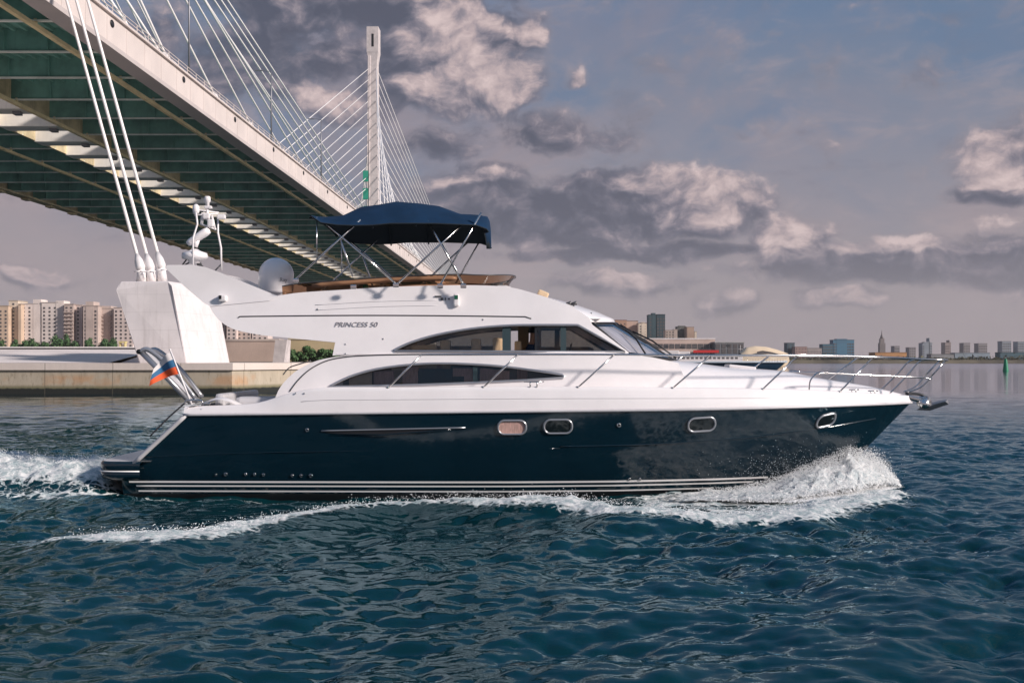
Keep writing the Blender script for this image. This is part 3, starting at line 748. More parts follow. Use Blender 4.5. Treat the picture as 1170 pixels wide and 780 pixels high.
# ------------------------------------------------------------------ far banks
def M_var(name, c): return mat(name, c, .7, var=.18, vscale=.05, streak=.2)
M_BANK = mat('bank_scrub', (.10, .085, .06), .9, var=.6, vscale=.03)
def bank(name, pts, z, kind_label=None):
    mb = MB(); n = len(pts)
    mb.add([(x, y, -2) for x, y in pts]+[(x, y+6, z) for x, y in pts], [(i, (i+1) % n, n+(i+1) % n, n+i) for i in range(n)]+[tuple(range(n, 2*n))])
    return tag(mb.build(name, M_BANK), kind='structure')
bank('far_bank', [(-2500, 1150), (-300, 1120), (300, 1110), (1100, 1120), (3200, 1180), (6000, 2500), (6000, 9000), (-6000, 9000), (-6000, 1200)], 3.4)
bank('left_bank', [(-1500, 300), (-130, 330), (-48, 352), (-40, 1100), (-1500, 1100)], 2.3)
M_WIN = mat('window_glass_dark', (.11, .10, .10), .15)
def win_mesh(w, h):
    mb = MB(); mb.box((0, 0, 0), (w, .3, h)); me_ = bpy.data.meshes.new('window'); me_.from_pydata(mb.v, [], mb.f); me_.update(); me_.materials.append(M_WIN); return me_
WM = {}
def building(x0, x1, ytop, Y, color, label, depth=18, zb=2.0, floor=3.0, win=(1.5, 1.5), cols=None, name='apartment_block', cat='building', group=None, extra=(), roofc=None, balcony=0, wins=True, step=None):
    """photo columns x0..x1 and roof row at distance Y"""
    xa, xb = (x0-HX)/FPX*Y, (x1-HX)/FPX*Y; zt = EYE+(HY-ytop)/FPX*Y; w = xb-xa; h = zt-zb
    m = MATC.setdefault(color, M_var('render_%d' % len(MATC), color))
    o = empty(name, ((xa+xb)/2, Y, zb), label, cat, group)
    mb = MB(); mb.box((0, depth/2, h/2), (w, depth, h)); mb.build('wall', m, o)
    rf = MB(); rf.box((0, depth/2, h+.35), (w+.5, depth+.5, .7)); rc = roofc or tuple(c*.6 for c in color)
    r = rf.build('roof', MATC.setdefault(rc, M_var('roof_%d' % len(MATC), rc)), o)
    for (ex0, ex1, ey) in extra:             # raised stair heads
        a, b = (ex0-HX)/FPX*Y-o.location.x, (ex1-HX)/FPX*Y-o.location.x; e = EYE+(HY-ey)/FPX*Y-zb
        k = MB(); k.box(((a+b)/2, depth*.35, e/2), (b-a, depth*.7+.4, e)); k.build('tower', m, o)
    if wins:
        key = win
        if key not in WM: WM[key] = win_mesh(*win)
        nc = cols or max(1, int(w/3.4)); nf = max(1, int((h-2)/floor)); made = 0
        for i in range(nc):
            for j in range(nf):
                zz = 2+floor*(j+.5)
                if EYE+(0) > 1e9 or made >= 98: break
                jj = nf-1-j
                q = bpy.data.objects.new('window', WM[key]); COL.objects.link(q); q.parent = o
                q.location = (-w/2+w*(i+.5)/nc, -.02, 2+floor*(jj+.5)); made += 1
    for k in range(balcony):
        b_ = MB(); bx = -w/2+w*(k+.5)/balcony
        b_.box((bx, -.6, 3), (2.6, 1.3, 1.0))
        for j in range(int(h/floor)-1):
            if j == 0: q0 = b_.build('balcony', m, o)
            else: q1 = q0.copy(); COL.objects.link(q1); q1.parent = o; q1.location = (0, 0, floor*j)
    return o
MATC = {}
PINK = (.70, .57, .52); CRM = (.70, .58, .46); ORG = (.62, .46, .34); PALE = (.74, .64, .59); TAN = (.54, .43, .38)
gA = 'apartment blocks behind the trees on the left'
LY = 900
LB = [
    (-14, 9.5, 350, ORG, 'orange cream apartment block at the left picture edge', {}),
    (10, 20.5, 344, CRM, 'slim cream tower block beside the orange block, with a dark window strip', dict(cols=1)),
    (20.8, 24, 348, ORG, 'narrow shaded orange wall between the slim cream tower and the pink slab', dict(wins=False)),
    (24, 43.5, 347.5, PALE, 'pale pink slab beside the slim cream tower, its stair tower at the right', dict(extra=[(38, 47, 342)])),
    (47.5, 66, 346, PALE, 'broad pale slab mid group, with a taller stair tower at its right end', dict(extra=[(64, 73, 343.5)])),
    (73.5, 84, 348, TAN, 'tan block with gridded balconies right of the broad pale slab', dict(balcony=3)),
    (84.3, 94, 349, PINK, 'plain pinkish block with small windows between two balcony blocks', {}),
    (95, 112, 350, TAN, 'tan block with a stepped cream roof house left of the arched one', dict(extra=[(98, 107, 344.5)])),
    (112.8, 129, 353, TAN, 'brown block with an arched cream roof edge near the anchor block', dict(extra=[(115, 127, 349.5)], balcony=2)),
    (130, 152, 352, PINK, 'pinkish block partly hidden behind the anchor block left side', {}),
    (236, 246, 350, CRM, 'cream block seen just right of the anchor block', {}),
    (247, 257.5, 352, TAN, 'tan block second to the right of the anchor block', {}),
    (259, 270, 356, PINK, 'pinkish block under the curved tail of the flybridge', {}),
    (271, 287, 360, TAN, 'wide tan block under the flybridge overhang', {}),
    (288, 306, 366, PINK, 'lower pink block at the right end under the flybridge overhang', {})]
for (x0, x1, yt, c, lb, kw) in LB: building(x0, x1, yt, LY+rng.uniform(-6, 6), c, lb, group=gA, **kw)
# things on the left bank seen under the overhang
building(246, 318, 389.5, 375, (.55, .42, .36), 'long low pinkish embankment shed seen under the overhang', depth=8, name='embankment_shed', wins=False, roofc=(.6, .5, .45))
building(330, 392, 388, 392, (.52, .42, .26), 'low ochre shed behind the green bushes under the overhang', depth=8, name='embankment_shed', wins=False, roofc=(.55, .47, .35))
gb = MB(); Yb = 300; x_a, x_b = (311-HX)/FPX*Yb, (328-HX)/FPX*Yb
gb.hexa([(x_a-.2, Yb, -.5), (x_b-1.2, Yb, -.5), (x_b-.4, Yb+5, -.5), (x_a+.5, Yb+5, -.5)], [(x_a+.8, Yb, EYE+24/FPX*Yb), (x_b, Yb, EYE+24/FPX*Yb), (x_b, Yb+5, EYE+24/FPX*Yb), (x_a+1.2, Yb+5, EYE+24/FPX*Yb)])
gb.hexa([(x_a-1, Yb-1, -.5), (x_b+.5, Yb-1, -.5), (x_b+.5, Yb+6, -.5), (x_a-1, Yb+6, -.5)], [(x_a-1, Yb-1, .9), (x_b+.5, Yb-1, .9), (x_b+.5, Yb+6, .9), (x_a-1, Yb+6, .9)])
tag(gb.build('mooring_dolphin', M_CONC), 'grey leaning concrete mooring block standing in the water under the overhang', 'mooring block')
# yellow and white kiosk by the ramp
kb = empty('kiosk', ((140.5-HX)/FPX*125, 125, 2.4), 'small pale yellow kiosk behind the ramp beside the anchor block', 'kiosk')
mb = MB()
for sx in (-.28, .28): mb.box((sx*.95, 0, 1.1), (.12, .5, 2.4))
mb.box((0, 0, 2.25), (.75, .7, .16)); mb.build('frame', mat('yellow_paint', (.62, .52, .25), .5), kb)
mb = MB(); mb.box((0, .15, 1.0), (.4, .3, 2.0)); mb.build('panel', M_WHITE, kb)

# trees: tapered trunk with limbs, crown of leaf clumps
M_LEAF = bpy.data.materials.new('foliage'); M_LEAF.use_nodes = True
t_ = NT(M_LEAF.node_tree); b_ = M_LEAF.node_tree.nodes['Principled BSDF']; b_.inputs['Roughness'].default_value = .75
t_.put(b_.inputs['Base Color'], t_.mix(t_.noise(t_.new('ShaderNodeTexCoord').outputs['Object'], .8, 4, .6), (.025, .075, .022), (.075, .15, .045)))
M_BARK = mat('bark', (.07, .05, .035), .9)
def tree(px_, ytop, Y, wpx, label, zb=2.2, seed=0, group='trees in front of the apartment blocks'):
    r = np.random.default_rng(seed); x = (px_-HX)/FPX*Y; h = EYE+(HY-ytop)/FPX*Y-zb; w = wpx/FPX*Y/2
    o = empty('leafy_tree', (x, Y, zb), label, 'tree', group)
    mb = MB(); mb.tube([(0, 0, 0), (.1, 0, h*.3), (-.1, .1, h*.75)], [.4, .3, .08], 6)
    for k in range(5):
        a = r.uniform(0, 6.3); mb.tube([(0, 0, h*(.25+.08*k)), (w*.5*math.cos(a), w*.5*math.sin(a), h*(.5+.08*k))], [.16, .05], 5)
    mb.build('trunk', M_BARK, o)
    n_ = 1700; cl = r.normal(size=(11, 3)); cl /= np.linalg.norm(cl, axis=1)[:, None]; cl *= r.uniform(.3, .8, (11, 1))
    rad = r.uniform(.28, .5, 11); i = r.integers(0, 11, n_); d = r.normal(size=(n_, 3)); d /= np.linalg.norm(d, axis=1)[:, None]
    c = (cl[i]+d*rad[i][:, None]*r.uniform(.5, 1.08, (n_, 1)))*np.array([w*.95, w*.95, h*.45])+np.array([0, 0, h*.56])
    c[:, 2] = np.clip(c[:, 2], h*.08, h*1.02)
    e1 = r.normal(size=(n_, 3)); e1 /= np.linalg.norm(e1, axis=1)[:, None]; e2 = np.cross(e1, d); s_ = r.uniform(.32, .62, (n_, 1))*(Y/700)**.7
    vv = np.stack([c-e1*s_-e2*s_, c+e1*s_-e2*s_*.6, c+e1*s_*.9+e2*s_, c-e1*s_*.8+e2*s_*.8], 1).reshape(-1, 3)
    me_ = bpy.data.meshes.new('crown'); me_.from_pydata(vv.tolist(), [], np.arange(4*n_).reshape(-1, 4).tolist()); me_.update()
    link('crown', me_, M_LEAF, o); return o
for k, (px_, yt, wp, lb) in enumerate([
    (-2, 388, 14, 'green tree at the left picture edge before the orange block'), (18, 390, 13, 'low green tree before the slim cream tower'),
    (29, 389.5, 14, 'green tree before the left end of the pale pink slab'), (41, 387.5, 16, 'green tree before the stair tower of the pale pink slab'),
    (55, 389, 16, 'green tree before the left half of the broad pale slab'), (66, 385, 17, 'tall green tree before the stair tower of the broad pale slab'),
    (75, 383.5, 15, 'tallest green tree, before the tan block with gridded balconies'), (90, 391, 16, 'low bush like tree before the plain pinkish block'),
    (102, 389, 15, 'round green tree before the block with the stepped roof house'), (117, 388.5, 15, 'pointed green tree before the brown arched block'),
    (128, 387.5, 13, 'green tree nearest to the anchor block'),]):
    tree(px_, yt-2.5, 860, wp*1.25, lb, seed=k)
for k, (px_, yt, wp, lb) in enumerate([(338, 395, 18, 'dark bush beside the leaning mooring block under the overhang'), (354, 393.5, 18, 'green bush in the middle before the low ochre shed'),
                                        (369, 394, 18, 'green bush before the right part of the low ochre shed'), (383, 393.5, 16, 'green bush by the saloon pillar under the overhang')]):
    tree(px_, yt+2.6, 366, wp*1.5, lb, zb=.6, seed=40+k, group='bushes seen under the flybridge overhang')

# skyline on the right
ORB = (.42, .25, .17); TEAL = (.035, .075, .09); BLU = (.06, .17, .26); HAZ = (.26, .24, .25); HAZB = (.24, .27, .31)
building(703, 716, 366, 1300, ORB, 'orange brown apartment block just above the windscreen', roofc=(.2, .1, .08))
building(712, 729, 367, 1310, (.50, .36, .29), 'stepped pale orange apartment block left of the dark twin towers', extra=[(716, 727, 366.5)], roofc=(.16, .11, .09))
building(729.5, 739, 369.5, 1290, CRM, 'cream apartment block touching the dark twin towers', extra=[(733, 737, 368)], roofc=(.2, .14, .11))
building(741, 749.5, 360, 1400, TEAL, 'left dark teal tower with the higher mast', floor=4, win=(2.2, 2.0), extra=[(745, 749, 357.5)], name='tower_block')
building(750.2, 760, 359.5, 1400, (.03, .06, .075), 'right dark teal tower with the square top', floor=4, win=(2.2, 2.0), name='tower_block')
building(760.5, 774, 377.5, 1320, (.46, .37, .32), 'low pale block right of the dark twin towers', extra=[(770, 774, 376)])
building(774, 784, 373.5, 1350, (.13, .13, .12), 'dark green grey block with a rounded top', extra=[(776, 783, 372)])
building(784.5, 793, 374, 1330, (.42, .29, .22), 'brown block right of the dark rounded one', extra=[(785, 792, 373.5)])
building(793.5, 796, 379, 1330, CRM, 'narrow cream annex at the right of the brown block', wins=False)
building(738, 817, 387.5, 700, (.56, .42, .36), 'long marina hall with a white roof behind the moored boats', depth=25, name='marina_hall', roofc=(.78, .70, .68), floor=5, win=(3, 3))
building(817, 850, 391.5, 690, (.16, .16, .17), 'grey low hall beside the white roofed marina hall', depth=20, name='marina_hall', roofc=(.4, .38, .37), win=(2.5, 2.5))
building(899.5, 908, 392, 1500, (.06, .10, .125), 'small dark teal block left of the blue glass building')
building(908.5, 922, 396.5, 1480, (.36, .24, .22), 'reddish low block left of the blue glass building', floor=4)
building(922.5, 939, 398, 1480, (.34, .29, .28), 'pale low block touching the blue glass building', floor=4)
building(940, 951.5, 393.5, 1600, (.05, .14, .20), 'lower left step of the blue glass building', name='glass_building', floor=4, win=(2.6, 2.2))
building(952, 976, 388.5, 1600, BLU, 'tall blue glass office building with a stepped top', name='glass_building', floor=4, win=(2.6, 2.2), extra=[(956, 968, 387)])
building(1000, 1036, 403, 1400, (.50, .25, .10), 'long low orange roofed hall beneath the spire', depth=25, wins=False, name='waterfront_hall')
sp = empty('spire_tower', ((1007.5-HX)/FPX*2400, 2400, 3), 'slender grey spire tower on the far skyline', 'tower')
mb = MB(); q_ = 2400/FPX; mb.box((0, 0, 10*q_), (6.4*q_, 6.4*q_, 20*q_)); mb.box((0, 0, 22*q_), (4.6*q_, 4.6*q_, 6*q_)); mb.build('shaft', M_var('haze_stone', (.2, .17, .165)), sp)
mb = MB(); mb.lathe([(2.1*q_, 25*q_), (1.5*q_, 28*q_), (.7*q_, 30*q_), (.12*q_, 35*q_)], 8); mb.build('spire', M_var('haze_stone_dark', (.16, .14, .145)), sp)
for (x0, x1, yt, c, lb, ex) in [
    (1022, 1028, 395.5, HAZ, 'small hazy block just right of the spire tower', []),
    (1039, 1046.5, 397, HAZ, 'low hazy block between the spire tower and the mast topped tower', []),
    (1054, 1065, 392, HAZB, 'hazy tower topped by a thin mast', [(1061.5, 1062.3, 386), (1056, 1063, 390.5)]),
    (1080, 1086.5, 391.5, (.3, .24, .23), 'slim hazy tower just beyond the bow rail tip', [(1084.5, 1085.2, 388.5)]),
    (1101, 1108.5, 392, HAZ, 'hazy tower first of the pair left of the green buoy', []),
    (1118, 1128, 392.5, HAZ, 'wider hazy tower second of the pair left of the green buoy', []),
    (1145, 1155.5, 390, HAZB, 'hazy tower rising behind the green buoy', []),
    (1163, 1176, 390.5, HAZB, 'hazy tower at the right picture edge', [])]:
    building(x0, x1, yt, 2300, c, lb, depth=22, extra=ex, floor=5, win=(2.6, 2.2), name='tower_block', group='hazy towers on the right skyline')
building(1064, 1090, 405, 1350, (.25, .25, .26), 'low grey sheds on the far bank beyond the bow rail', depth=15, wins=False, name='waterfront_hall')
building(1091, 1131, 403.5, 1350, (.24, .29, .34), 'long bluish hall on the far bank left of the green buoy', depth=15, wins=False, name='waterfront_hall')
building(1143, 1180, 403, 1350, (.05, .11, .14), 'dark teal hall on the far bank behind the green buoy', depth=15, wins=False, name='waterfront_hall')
# scrubby edge of the far bank
def scrub():
    n_ = 5200; r = np.random.default_rng(3)
    x = r.uniform(230, 640, n_); y = r.uniform(1118, 1150, n_); z = 2.8+np.abs(r.normal(0, 2.0, n_))*(.3+vnoise(x, y, .05, 77, 3)*1.2)
    c = np.stack([x, y, z], -1); e1 = r.normal(size=(n_, 3)); e1 /= np.linalg.norm(e1, axis=1)[:, None]; e2 = np.cross(e1, r.normal(size=(n_, 3))); s_ = r.uniform(.5, 1.3, (n_, 1))
    vv = np.stack([c-e1*s_, c+e2*s_*.7, c+e1*s_, c-e2*s_*.7], 1).reshape(-1, 3)
    me_ = bpy.data.meshes.new('bank_scrub'); me_.from_pydata(vv.tolist(), [], np.arange(4*n_).reshape(-1, 4).tolist()); me_.update()
    tag(link('bank_scrub', me_, mat('scrub_leaves', (.085, .08, .045), .9, var=.6, vscale=.05)), 'brownish scrub along the edge of the far bank', kind='stuff')
scrub()
# green channel buoy
bY = EYE*FPX/(424-HY)
bo = empty('channel_buoy', ((1149-HX)/FPX*bY, bY, 0), 'green conical channel buoy floating at the right', 'buoy')
mb = MB(); q_ = bY/FPX; mb.lathe([(3.2*q_, -.6), (3.2*q_, .25*q_), (3.0*q_, 2*q_), (2.3*q_, 8*q_), (1.6*q_, 13*q_), (1.4*q_, 14*q_)], 20); mb.build('float', mat('green_paint', (.01, .22, .11), .4, var=.15), bo)
mb = MB(); mb.lathe([(.5*q_, 14*q_), (.8*q_, 14.8*q_), (.4*q_, 15.6*q_)], 12); mb.build('lantern', M_LAMP, bo)
# ------------------------------------------------------------------ the motor yacht (local frame: x forward, y away from the camera, z up from the water)
M_NAVY = mat('navy_gelcoat', (.0035, .0155, .0255), .10, var=.08, vscale=1.5, coat=.5)
M_ANTIF = mat('black_antifouling', (.006, .007, .009), .45)
M_BOOT = mat('white_boot_stripe', (.80, .77, .76), .3)
M_TEAK = mat('teak', (.28, .17, .09), .55, var=.25, vscale=6, stretch=(.3, 3, 3))
M_BROWN = glass('bronze_acrylic', (.44, .25, .145), .08, 1.0)
M_SMOKE = glass('smoked_glass', (.93, .91, .88), .01, 1.0)
M_FAR = glass('smoked_glass_far', (.50, .50, .48), .01, 1.0)
M_SHADE = glass('dark_smoked_glass', (.85, .86, .86), .01, 1.0)
M_SCREEN = glass('windscreen_glass', (.72, .73, .75), .02, 2.2)
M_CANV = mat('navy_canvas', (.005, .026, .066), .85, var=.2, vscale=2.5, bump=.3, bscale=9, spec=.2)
M_CANVD = mat('navy_canvas_shade', (.006, .012, .018), .9)  # darker copy of the canvas: underside shade put into the colour
M_CREAM = mat('cream_upholstery', (.74, .54, .34), .7, var=.12, vscale=4)
M_TAN = mat('tan_wood', (.34, .20, .10), .45, var=.2, vscale=3)
M_TANL = mat("pale_wood", (.62,.42,.26), .5, var=.2, vscale=3)
M_CURT = mat('pink_curtain', (.55, .34, .29), .8, var=.25, vscale=9, stretch=(4, 4, .2))
M_TEALF = mat('teal_blind', (.018, .04, .048), .6)
M_DGLASS = mat('dark_port_glass', (.008, .012, .014), .06, coat=.5)
M_TXT = mat('grey_lettering', (.23, .22, .24), .4)
yacht = empty('motor_yacht', (0, CY, 0), 'large motor yacht with navy hull, white superstructure and blue bimini', 'motor yacht')
Yp = yacht
def XZ(px_, py_, b):
    Y = CY-b; return ((px_-HX)/FPX*Y, EYE+(HY-py_)/FPX*Y)
f_bs = natural([-6.9, -6.2, -4.5, -3, 0, 2, 4, 5, 6, 7, 7.7, 8.3], [2.02, 2.06, 2.14, 2.19, 2.22, 2.17, 1.95, 1.70, 1.34, .88, .50, .05])
f_zs = natural([-7, -6.2, 0, 4, 8.3], [1.55, 1.56, 1.63, 1.67, 1.72])
f_zg = natural([-7, -6.2, -5.3, -4.8, -4.35, -4.0, -3, 0, 4, 6, 7, 8.3], [1.70, 1.71, 1.74, 1.79, 1.93, 2.02, 2.08, 2.09, 2.055, 2.0, 1.94, 1.85])
STEM = .99
# hull: stem raked forward, transom raked aft
def hull_pt(x, t):
    """t: 0 keel .. 1 sheer, near side half breadth"""
    zs = float(f_zs(x)); zk = max(-.55, zs-(8.3-x)/STEM*1.0) if x > 4.5 else -.55
    if 4.5 < x < 6.3: zk = min(zk, -.55) if zs-(8.3-x)/STEM < -.55 else zk
    z = zk+(zs-zk)*t
    p_ = float(np.interp(x, [-7, 0, 2, 4, 5.5, 7, 8.3], [.13, .14, .2, .36, .58, .82, .95]))
    b = float(f_bs(x))*t**p_
    if x < 1: b = min(b, float(f_bs(x))*(.90+.1*min(1, max(0, (z+.1)/1.3))**.8)) if t > .02 else b
    rake = -np.clip((1.56-z)/.93*1.03, -.2, 1.30)*np.clip(1-(x+6.2)/2.2, 0, 1)
    return x+rake, b, z
ux = np.concatenate([np.linspace(-6.2, 5, 90), np.linspace(5.1, 8.3, 50)])
zlev = np.concatenate([np.linspace(0, .22, 9), np.linspace(.25, 1, 26)])
rows = []
for x in ux:
    near_ = [hull_pt(x, t) for t in zlev]
    rows.append([(a, -b, z) for a, b, z in near_[::-1]]+[(a, b, z) for a, b, z in near_[1:]])
A = np.array(rows)
mi = (A[:-1, :-1, 2].ravel() < .075).astype(int)
hull = grid_mesh('hull', A, [M_NAVY, M_ANTIF], Yp, flip=True, midx=mi)
bm = bmesh.new(); bm.from_mesh(hull.data)          # close the transom
bm.verts.ensure_lookup_table(); nvr = A.shape[1]
bmf = bm.faces.new([bm.verts[i] for i in range(nvr)]); bmf.smooth = False
bm.to_mesh(hull.data); bm.free()
from mathutils.bvhtree import BVHTree
hull.data.calc_loop_triangles()
tree_h = BVHTree.FromPolygons([v.co for v in hull.data.vertices], [p_.vertices for p_ in hull.data.polygons])
def on_hull(x, z, side=-1):
    loc, nrm, _, _ = tree_h.ray_cast(Vector((x, side*6, z)), Vector((0, -side, 0)))
    return (loc, nrm) if loc else (Vector((x, side*.05, z)), Vector((0, side, 0)))
def hull_px(px_, py_, side=-1):
    b = 2.2
    for _ in range(6):
        x, z = XZ(px_, py_, b); l, n_ = on_hull(x, z); b = abs(l.y)
    if side == 1: l, n_ = on_hull(x, z, 1)
    return l, n_
def hull_strip(name, px0, px1, z, hgt, m, out=.006, off=0):
    for side in (-1, 1):
        mb = MB(); N = 70; vs_ = []
        xs_ = np.linspace((px0-HX)/FPX*(CY-2.1), (px1-HX)/FPX*(CY-1.2), N)
        for x in xs_:
            for k in (0, 1):
                l, n_ = on_hull(x, z+hgt*k, side); vs_.append(l+n_.normalized()*out)
        for i in range(N): pass
        fs = [(2*i, 2*i+2, 2*i+3, 2*i+1) for i in range(N-1)]
        if side == 1: fs = [f[::-1] for f in fs]
        mb.add(vs_, fs, True); mb.build(name, m, Yp)
hull_strip('boot_stripe', 142, 880, .262, .038, M_BOOT); hull_strip('boot_stripe', 150, 862, .185, .030, M_BOOT); hull_strip('boot_stripe', 152, 812, .082, .030, M_BOOT)
# spray knuckles moulded in the topsides
for side in (-1, 1):
    mb = MB(); pts = []
    for px_, py_ in ((640, 510), (720, 508), (780, 505), (850, 500), (910, 493), (960, 485.5), (1000, 478)):
        l, n_ = hull_px(px_, py_, side); pts.append(l+n_*.002)
    mb.tube(smooth_path(pts, 6), .016, 6)
    pts = []
    for px_, py_ in ((166, 522), (260, 518), (400, 515), (640, 512)):
        l, n_ = hull_px(px_, py_, side); pts.append(l+n_*.001)
    mb.tube(smooth_path(pts, 6), .008, 6); mb.build('spray_rail', M_NAVY, Yp)
# portholes
def oval(w, h, n=28, r=None):
    r = r or h/2; pts = []
    for cx, cy, a0 in ((w/2-r, h/2-r, 0), (-w/2+r, h/2-r, 90), (-w/2+r, -h/2+r, 180), (w/2-r, -h/2+r, 270)):
        for k in range(7): a = R(a0+90*k/6); pts.append((cx+r*math.cos(a), cy+r*math.sin(a)))
    return pts
for side in (-1, 1):
    for k, (px_, py_, w, h) in enumerate(((585, 488, .53, .265), (637.5, 487, .53, .265), (801.5, 484.5, .54, .275), (943.5, 480, .44, .25))):
        l, n_ = hull_px(px_, py_, side); fw = Vector((1, 0, 0)); fw = (fw-n_*fw.dot(n_)).normalized(); up = n_.cross(fw)*(1 if side == 1 else 1)
        if up.z < 0: up = -up
        o = oval(w, h, r=h*.46); P3 = [l+fw*(a+(b*.25 if k == 3 else 0))+up*b+n_*.012 for a, b in o]
        mb = MB(); mb.tube(P3, .022, 8, closed=True); pf = mb.build('porthole', M_SILVER, Yp)
        g_ = MB(); g_.add([q_-n_*.004 for q_ in P3], [tuple(range(len(P3)))]); 
        gl_ = g_.build('pane', M_DGLASS if k else M_CURT, pf)
        if k == 0: gl_['label'] = 'pane with a pink striped curtain behind'
# fittings: small chrome rings
for px_, py_, r_ in ((247, 542, .022), (258, 541.5, .036), (281, 541.5, .03), (291, 541.5, .03), (301, 542, .03), (334, 543, .03), (344, 543, .03), (355, 543, .036), (351, 491, .036), (707, 485.5, .042), (719, 547, .03), (731, 547, .03)):
    l, n_ = hull_px(px_, py_); M_ = Matrix.Translation(l) @ n_.to_track_quat('Z', 'Y').to_matrix().to_4x4()
    mb = MB(); mb.lathe([(r_, 0), (r_*1.05, .014), (r_*.6, .022), (r_*.5, .012)], 14, M_)
    q_ = mb.build('skin_fitting', M_STEEL, Yp)
    mb = MB(); mb.lathe([(r_*.5, .013), (r_*.48, .016)], 10, M_); mb.build('outlet', M_BLACK, q_)
# engine air intake: dark gill under a chrome line
for side in (-1, 1):
    a, n_ = hull_px(367, 492, side); b, n2_ = hull_px(532, 488.3, side)
    pts = [on_hull(a.x+(b.x-a.x)*k/14, a.z+(b.z-a.z)*k/14, side)[0]+Vector((0, side*.012, 0)) for k in range(15)]
    mb = MB(); mb.tube(pts, .015, 6); ch = mb.build('air_intake', M_SILVER, Yp)
    lo = [q_+Vector((0, -side*.008, -.02-.07*math.sin(math.pi*min(1, (k/14)*1.25))**.7 if k/14 < .8 else -.02)) for k, q_ in enumerate(pts)]
    mb = MB(); mb.add([q_+Vector((0, -side*.006, -.012)) for q_ in pts]+lo, [(i, i+1, 16+i, 15+i) for i in range(14)]); mb.build('gill', M_BLACK, ch)
    mb = MB(); mb.tube([lo[1]+Vector((0, side*.01, -.01)), lo[6]+Vector((0, side*.01, -.012)), lo[10]+Vector((0, side*.01, -.005)), lo[13]], [.004, .012, .010, .003], 6); mb.build('lip', M_NAVY, ch)
# rubbing strake, bulwark and capping
xs_ = np.concatenate([np.linspace(-6.25, 6, 80), np.linspace(6.1, 8.3, 40)])
for side in (-1, 1):
    mb = MB(); mb.tube([(x, side*(float(f_bs(x))+.012), float(f_zs(x))+.012) for x in xs_], .028, 8); mb.build('rubbing_strake', M_GELD, Yp)
def f_bg(x): return f_bs(x)*np.interp(x, [-7, 2, 5, 8.3], [.965, .962, .93, .8])
prof = [(0, 0), (.12, .02), (.35, .3), (.6, .55), (.82, .8), (.93, .95), (.985, 1.0)]
rows = []
for x in xs_:
    bs_, bg_ = float(f_bs(x)), float(f_bg(x)); zs_, zg_ = float(f_zs(x)), float(f_zg(x)); r = []
    for k in range(9):
        t = k/8; r.append((x, -(bs_+(bg_-bs_)*t**1.6), zs_+(zg_-zs_)*t))
    r += [(x, -(bg_-.02*min(1, bg_)), zg_+.018), (x, -(bg_-.07*min(1, bg_)), zg_+.022), (x, -(bg_-.12*min(1, bg_)), zg_+.012), (x, -(bg_-.14*min(1, bg_)), zg_-.05)]
    rows.append(r)
A = np.array(rows)
grid_mesh('bulwark', A, M_GEL, Yp, flip=True); A2 = A.copy(); A2[:, :, 1] *= -1; grid_mesh('bulwark', A2, M_GEL, Yp)
# decks
COCK0, COCK1 = -5.75, -3.3
def deck(name, xa, xb, yfrac0, yfrac1, m, dz=-.045, crown=.05, n=60):
    rows = []
    for x in np.linspace(xa, xb, n):
        w = float(f_bg(x))-.10*min(1, float(f_bg(x))); rows.append([(x, w*f, float(f_zg(x))+dz+crown*(1-f*f)) for f in np.linspace(yfrac0, yfrac1, 13)])
    return grid_mesh(name, np.array(rows), m, Yp)
deck('foredeck', COCK1, 8.26, -1, 1, M_GEL)
deck('side_deck', COCK0, COCK1, -1, -.84, M_GEL, crown=0); deck('side_deck', COCK0, COCK1, .84, 1, M_GEL, crown=0); deck('aft_deck', -6.22, COCK0, -1, 1, M_GEL, crown=0)
mb = MB(); wq = 1.70
mb.add([(COCK0, -wq, 1.05), (COCK1, -wq, 1.05), (COCK1, wq, 1.05), (COCK0, wq, 1.05)], [(0, 1, 2, 3)])
mb.build('cockpit_sole', M_TEAK, Yp)
mb = MB()
for s in (-1, 1): mb.box(((COCK0+COCK1)/2, s*(wq+.04), 1.38), (COCK1-COCK0, .06, .72))
mb.box((COCK0-.03, 0, 1.36), (.06, 2*wq+.14, .68)); mb.build('cockpit_lining', M_GEL, Yp)
# transom top lip and quarter, bathing platform
mb = MB(); rr = []
rows = []
for z, xo in ((1.56, -6.24), (1.66, -6.22), (1.735, -6.14), (1.75, -6.0)):
    rows.append([(xo, f*2.02, z) for f in np.linspace(-1, 1, 15)])
grid_mesh('transom_lip', np.array(rows), M_GEL, Yp, flip=True)
for side in (-1, 1):
    mb = MB(); pts = []
    for t in np.linspace(0, 1, 9):
        z = 1.57-t*.93; pts.append((-6.2-(1.56-z)/.93*1.03-.01, side*(2.05-.09*t), z))
    mb.tube(pts, .045, 8); mb.build('quarter_moulding', M_GELD, Yp)
    mb = MB(); mb.tube(smooth_path([(-6.28, side*1.9, 1.78), (-6.6, side*1.88, 1.5), (-6.95, side*1.86, 1.15)], 4), .016, 6); mb.build('stern_rail', M_SEAM, Yp)
rows = []; pl_out = []
for a in np.linspace(-90, 90, 41):
    r_ = R(a); y = 1.98*math.copysign(abs(math.sin(r_))**.35, math.sin(r_)); x = -7.15-.82*abs(math.cos(r_))**.35 if abs(a) < 89.9 else -7.05
    pl_out.append((x, y))
prof = [(.0, .68), (.03, .665), (.05, .63), (.05, .50), (.035, .49), (.05, .48), (.05, .40), (.02, .34), (-.18, .30)]
rows = [[(x-d, y*(1+d/4), z) for d, z in prof] for x, y in pl_out]
mp = grid_mesh('bathing_platform', np.array(rows), M_NAVY, Yp, flip=True)
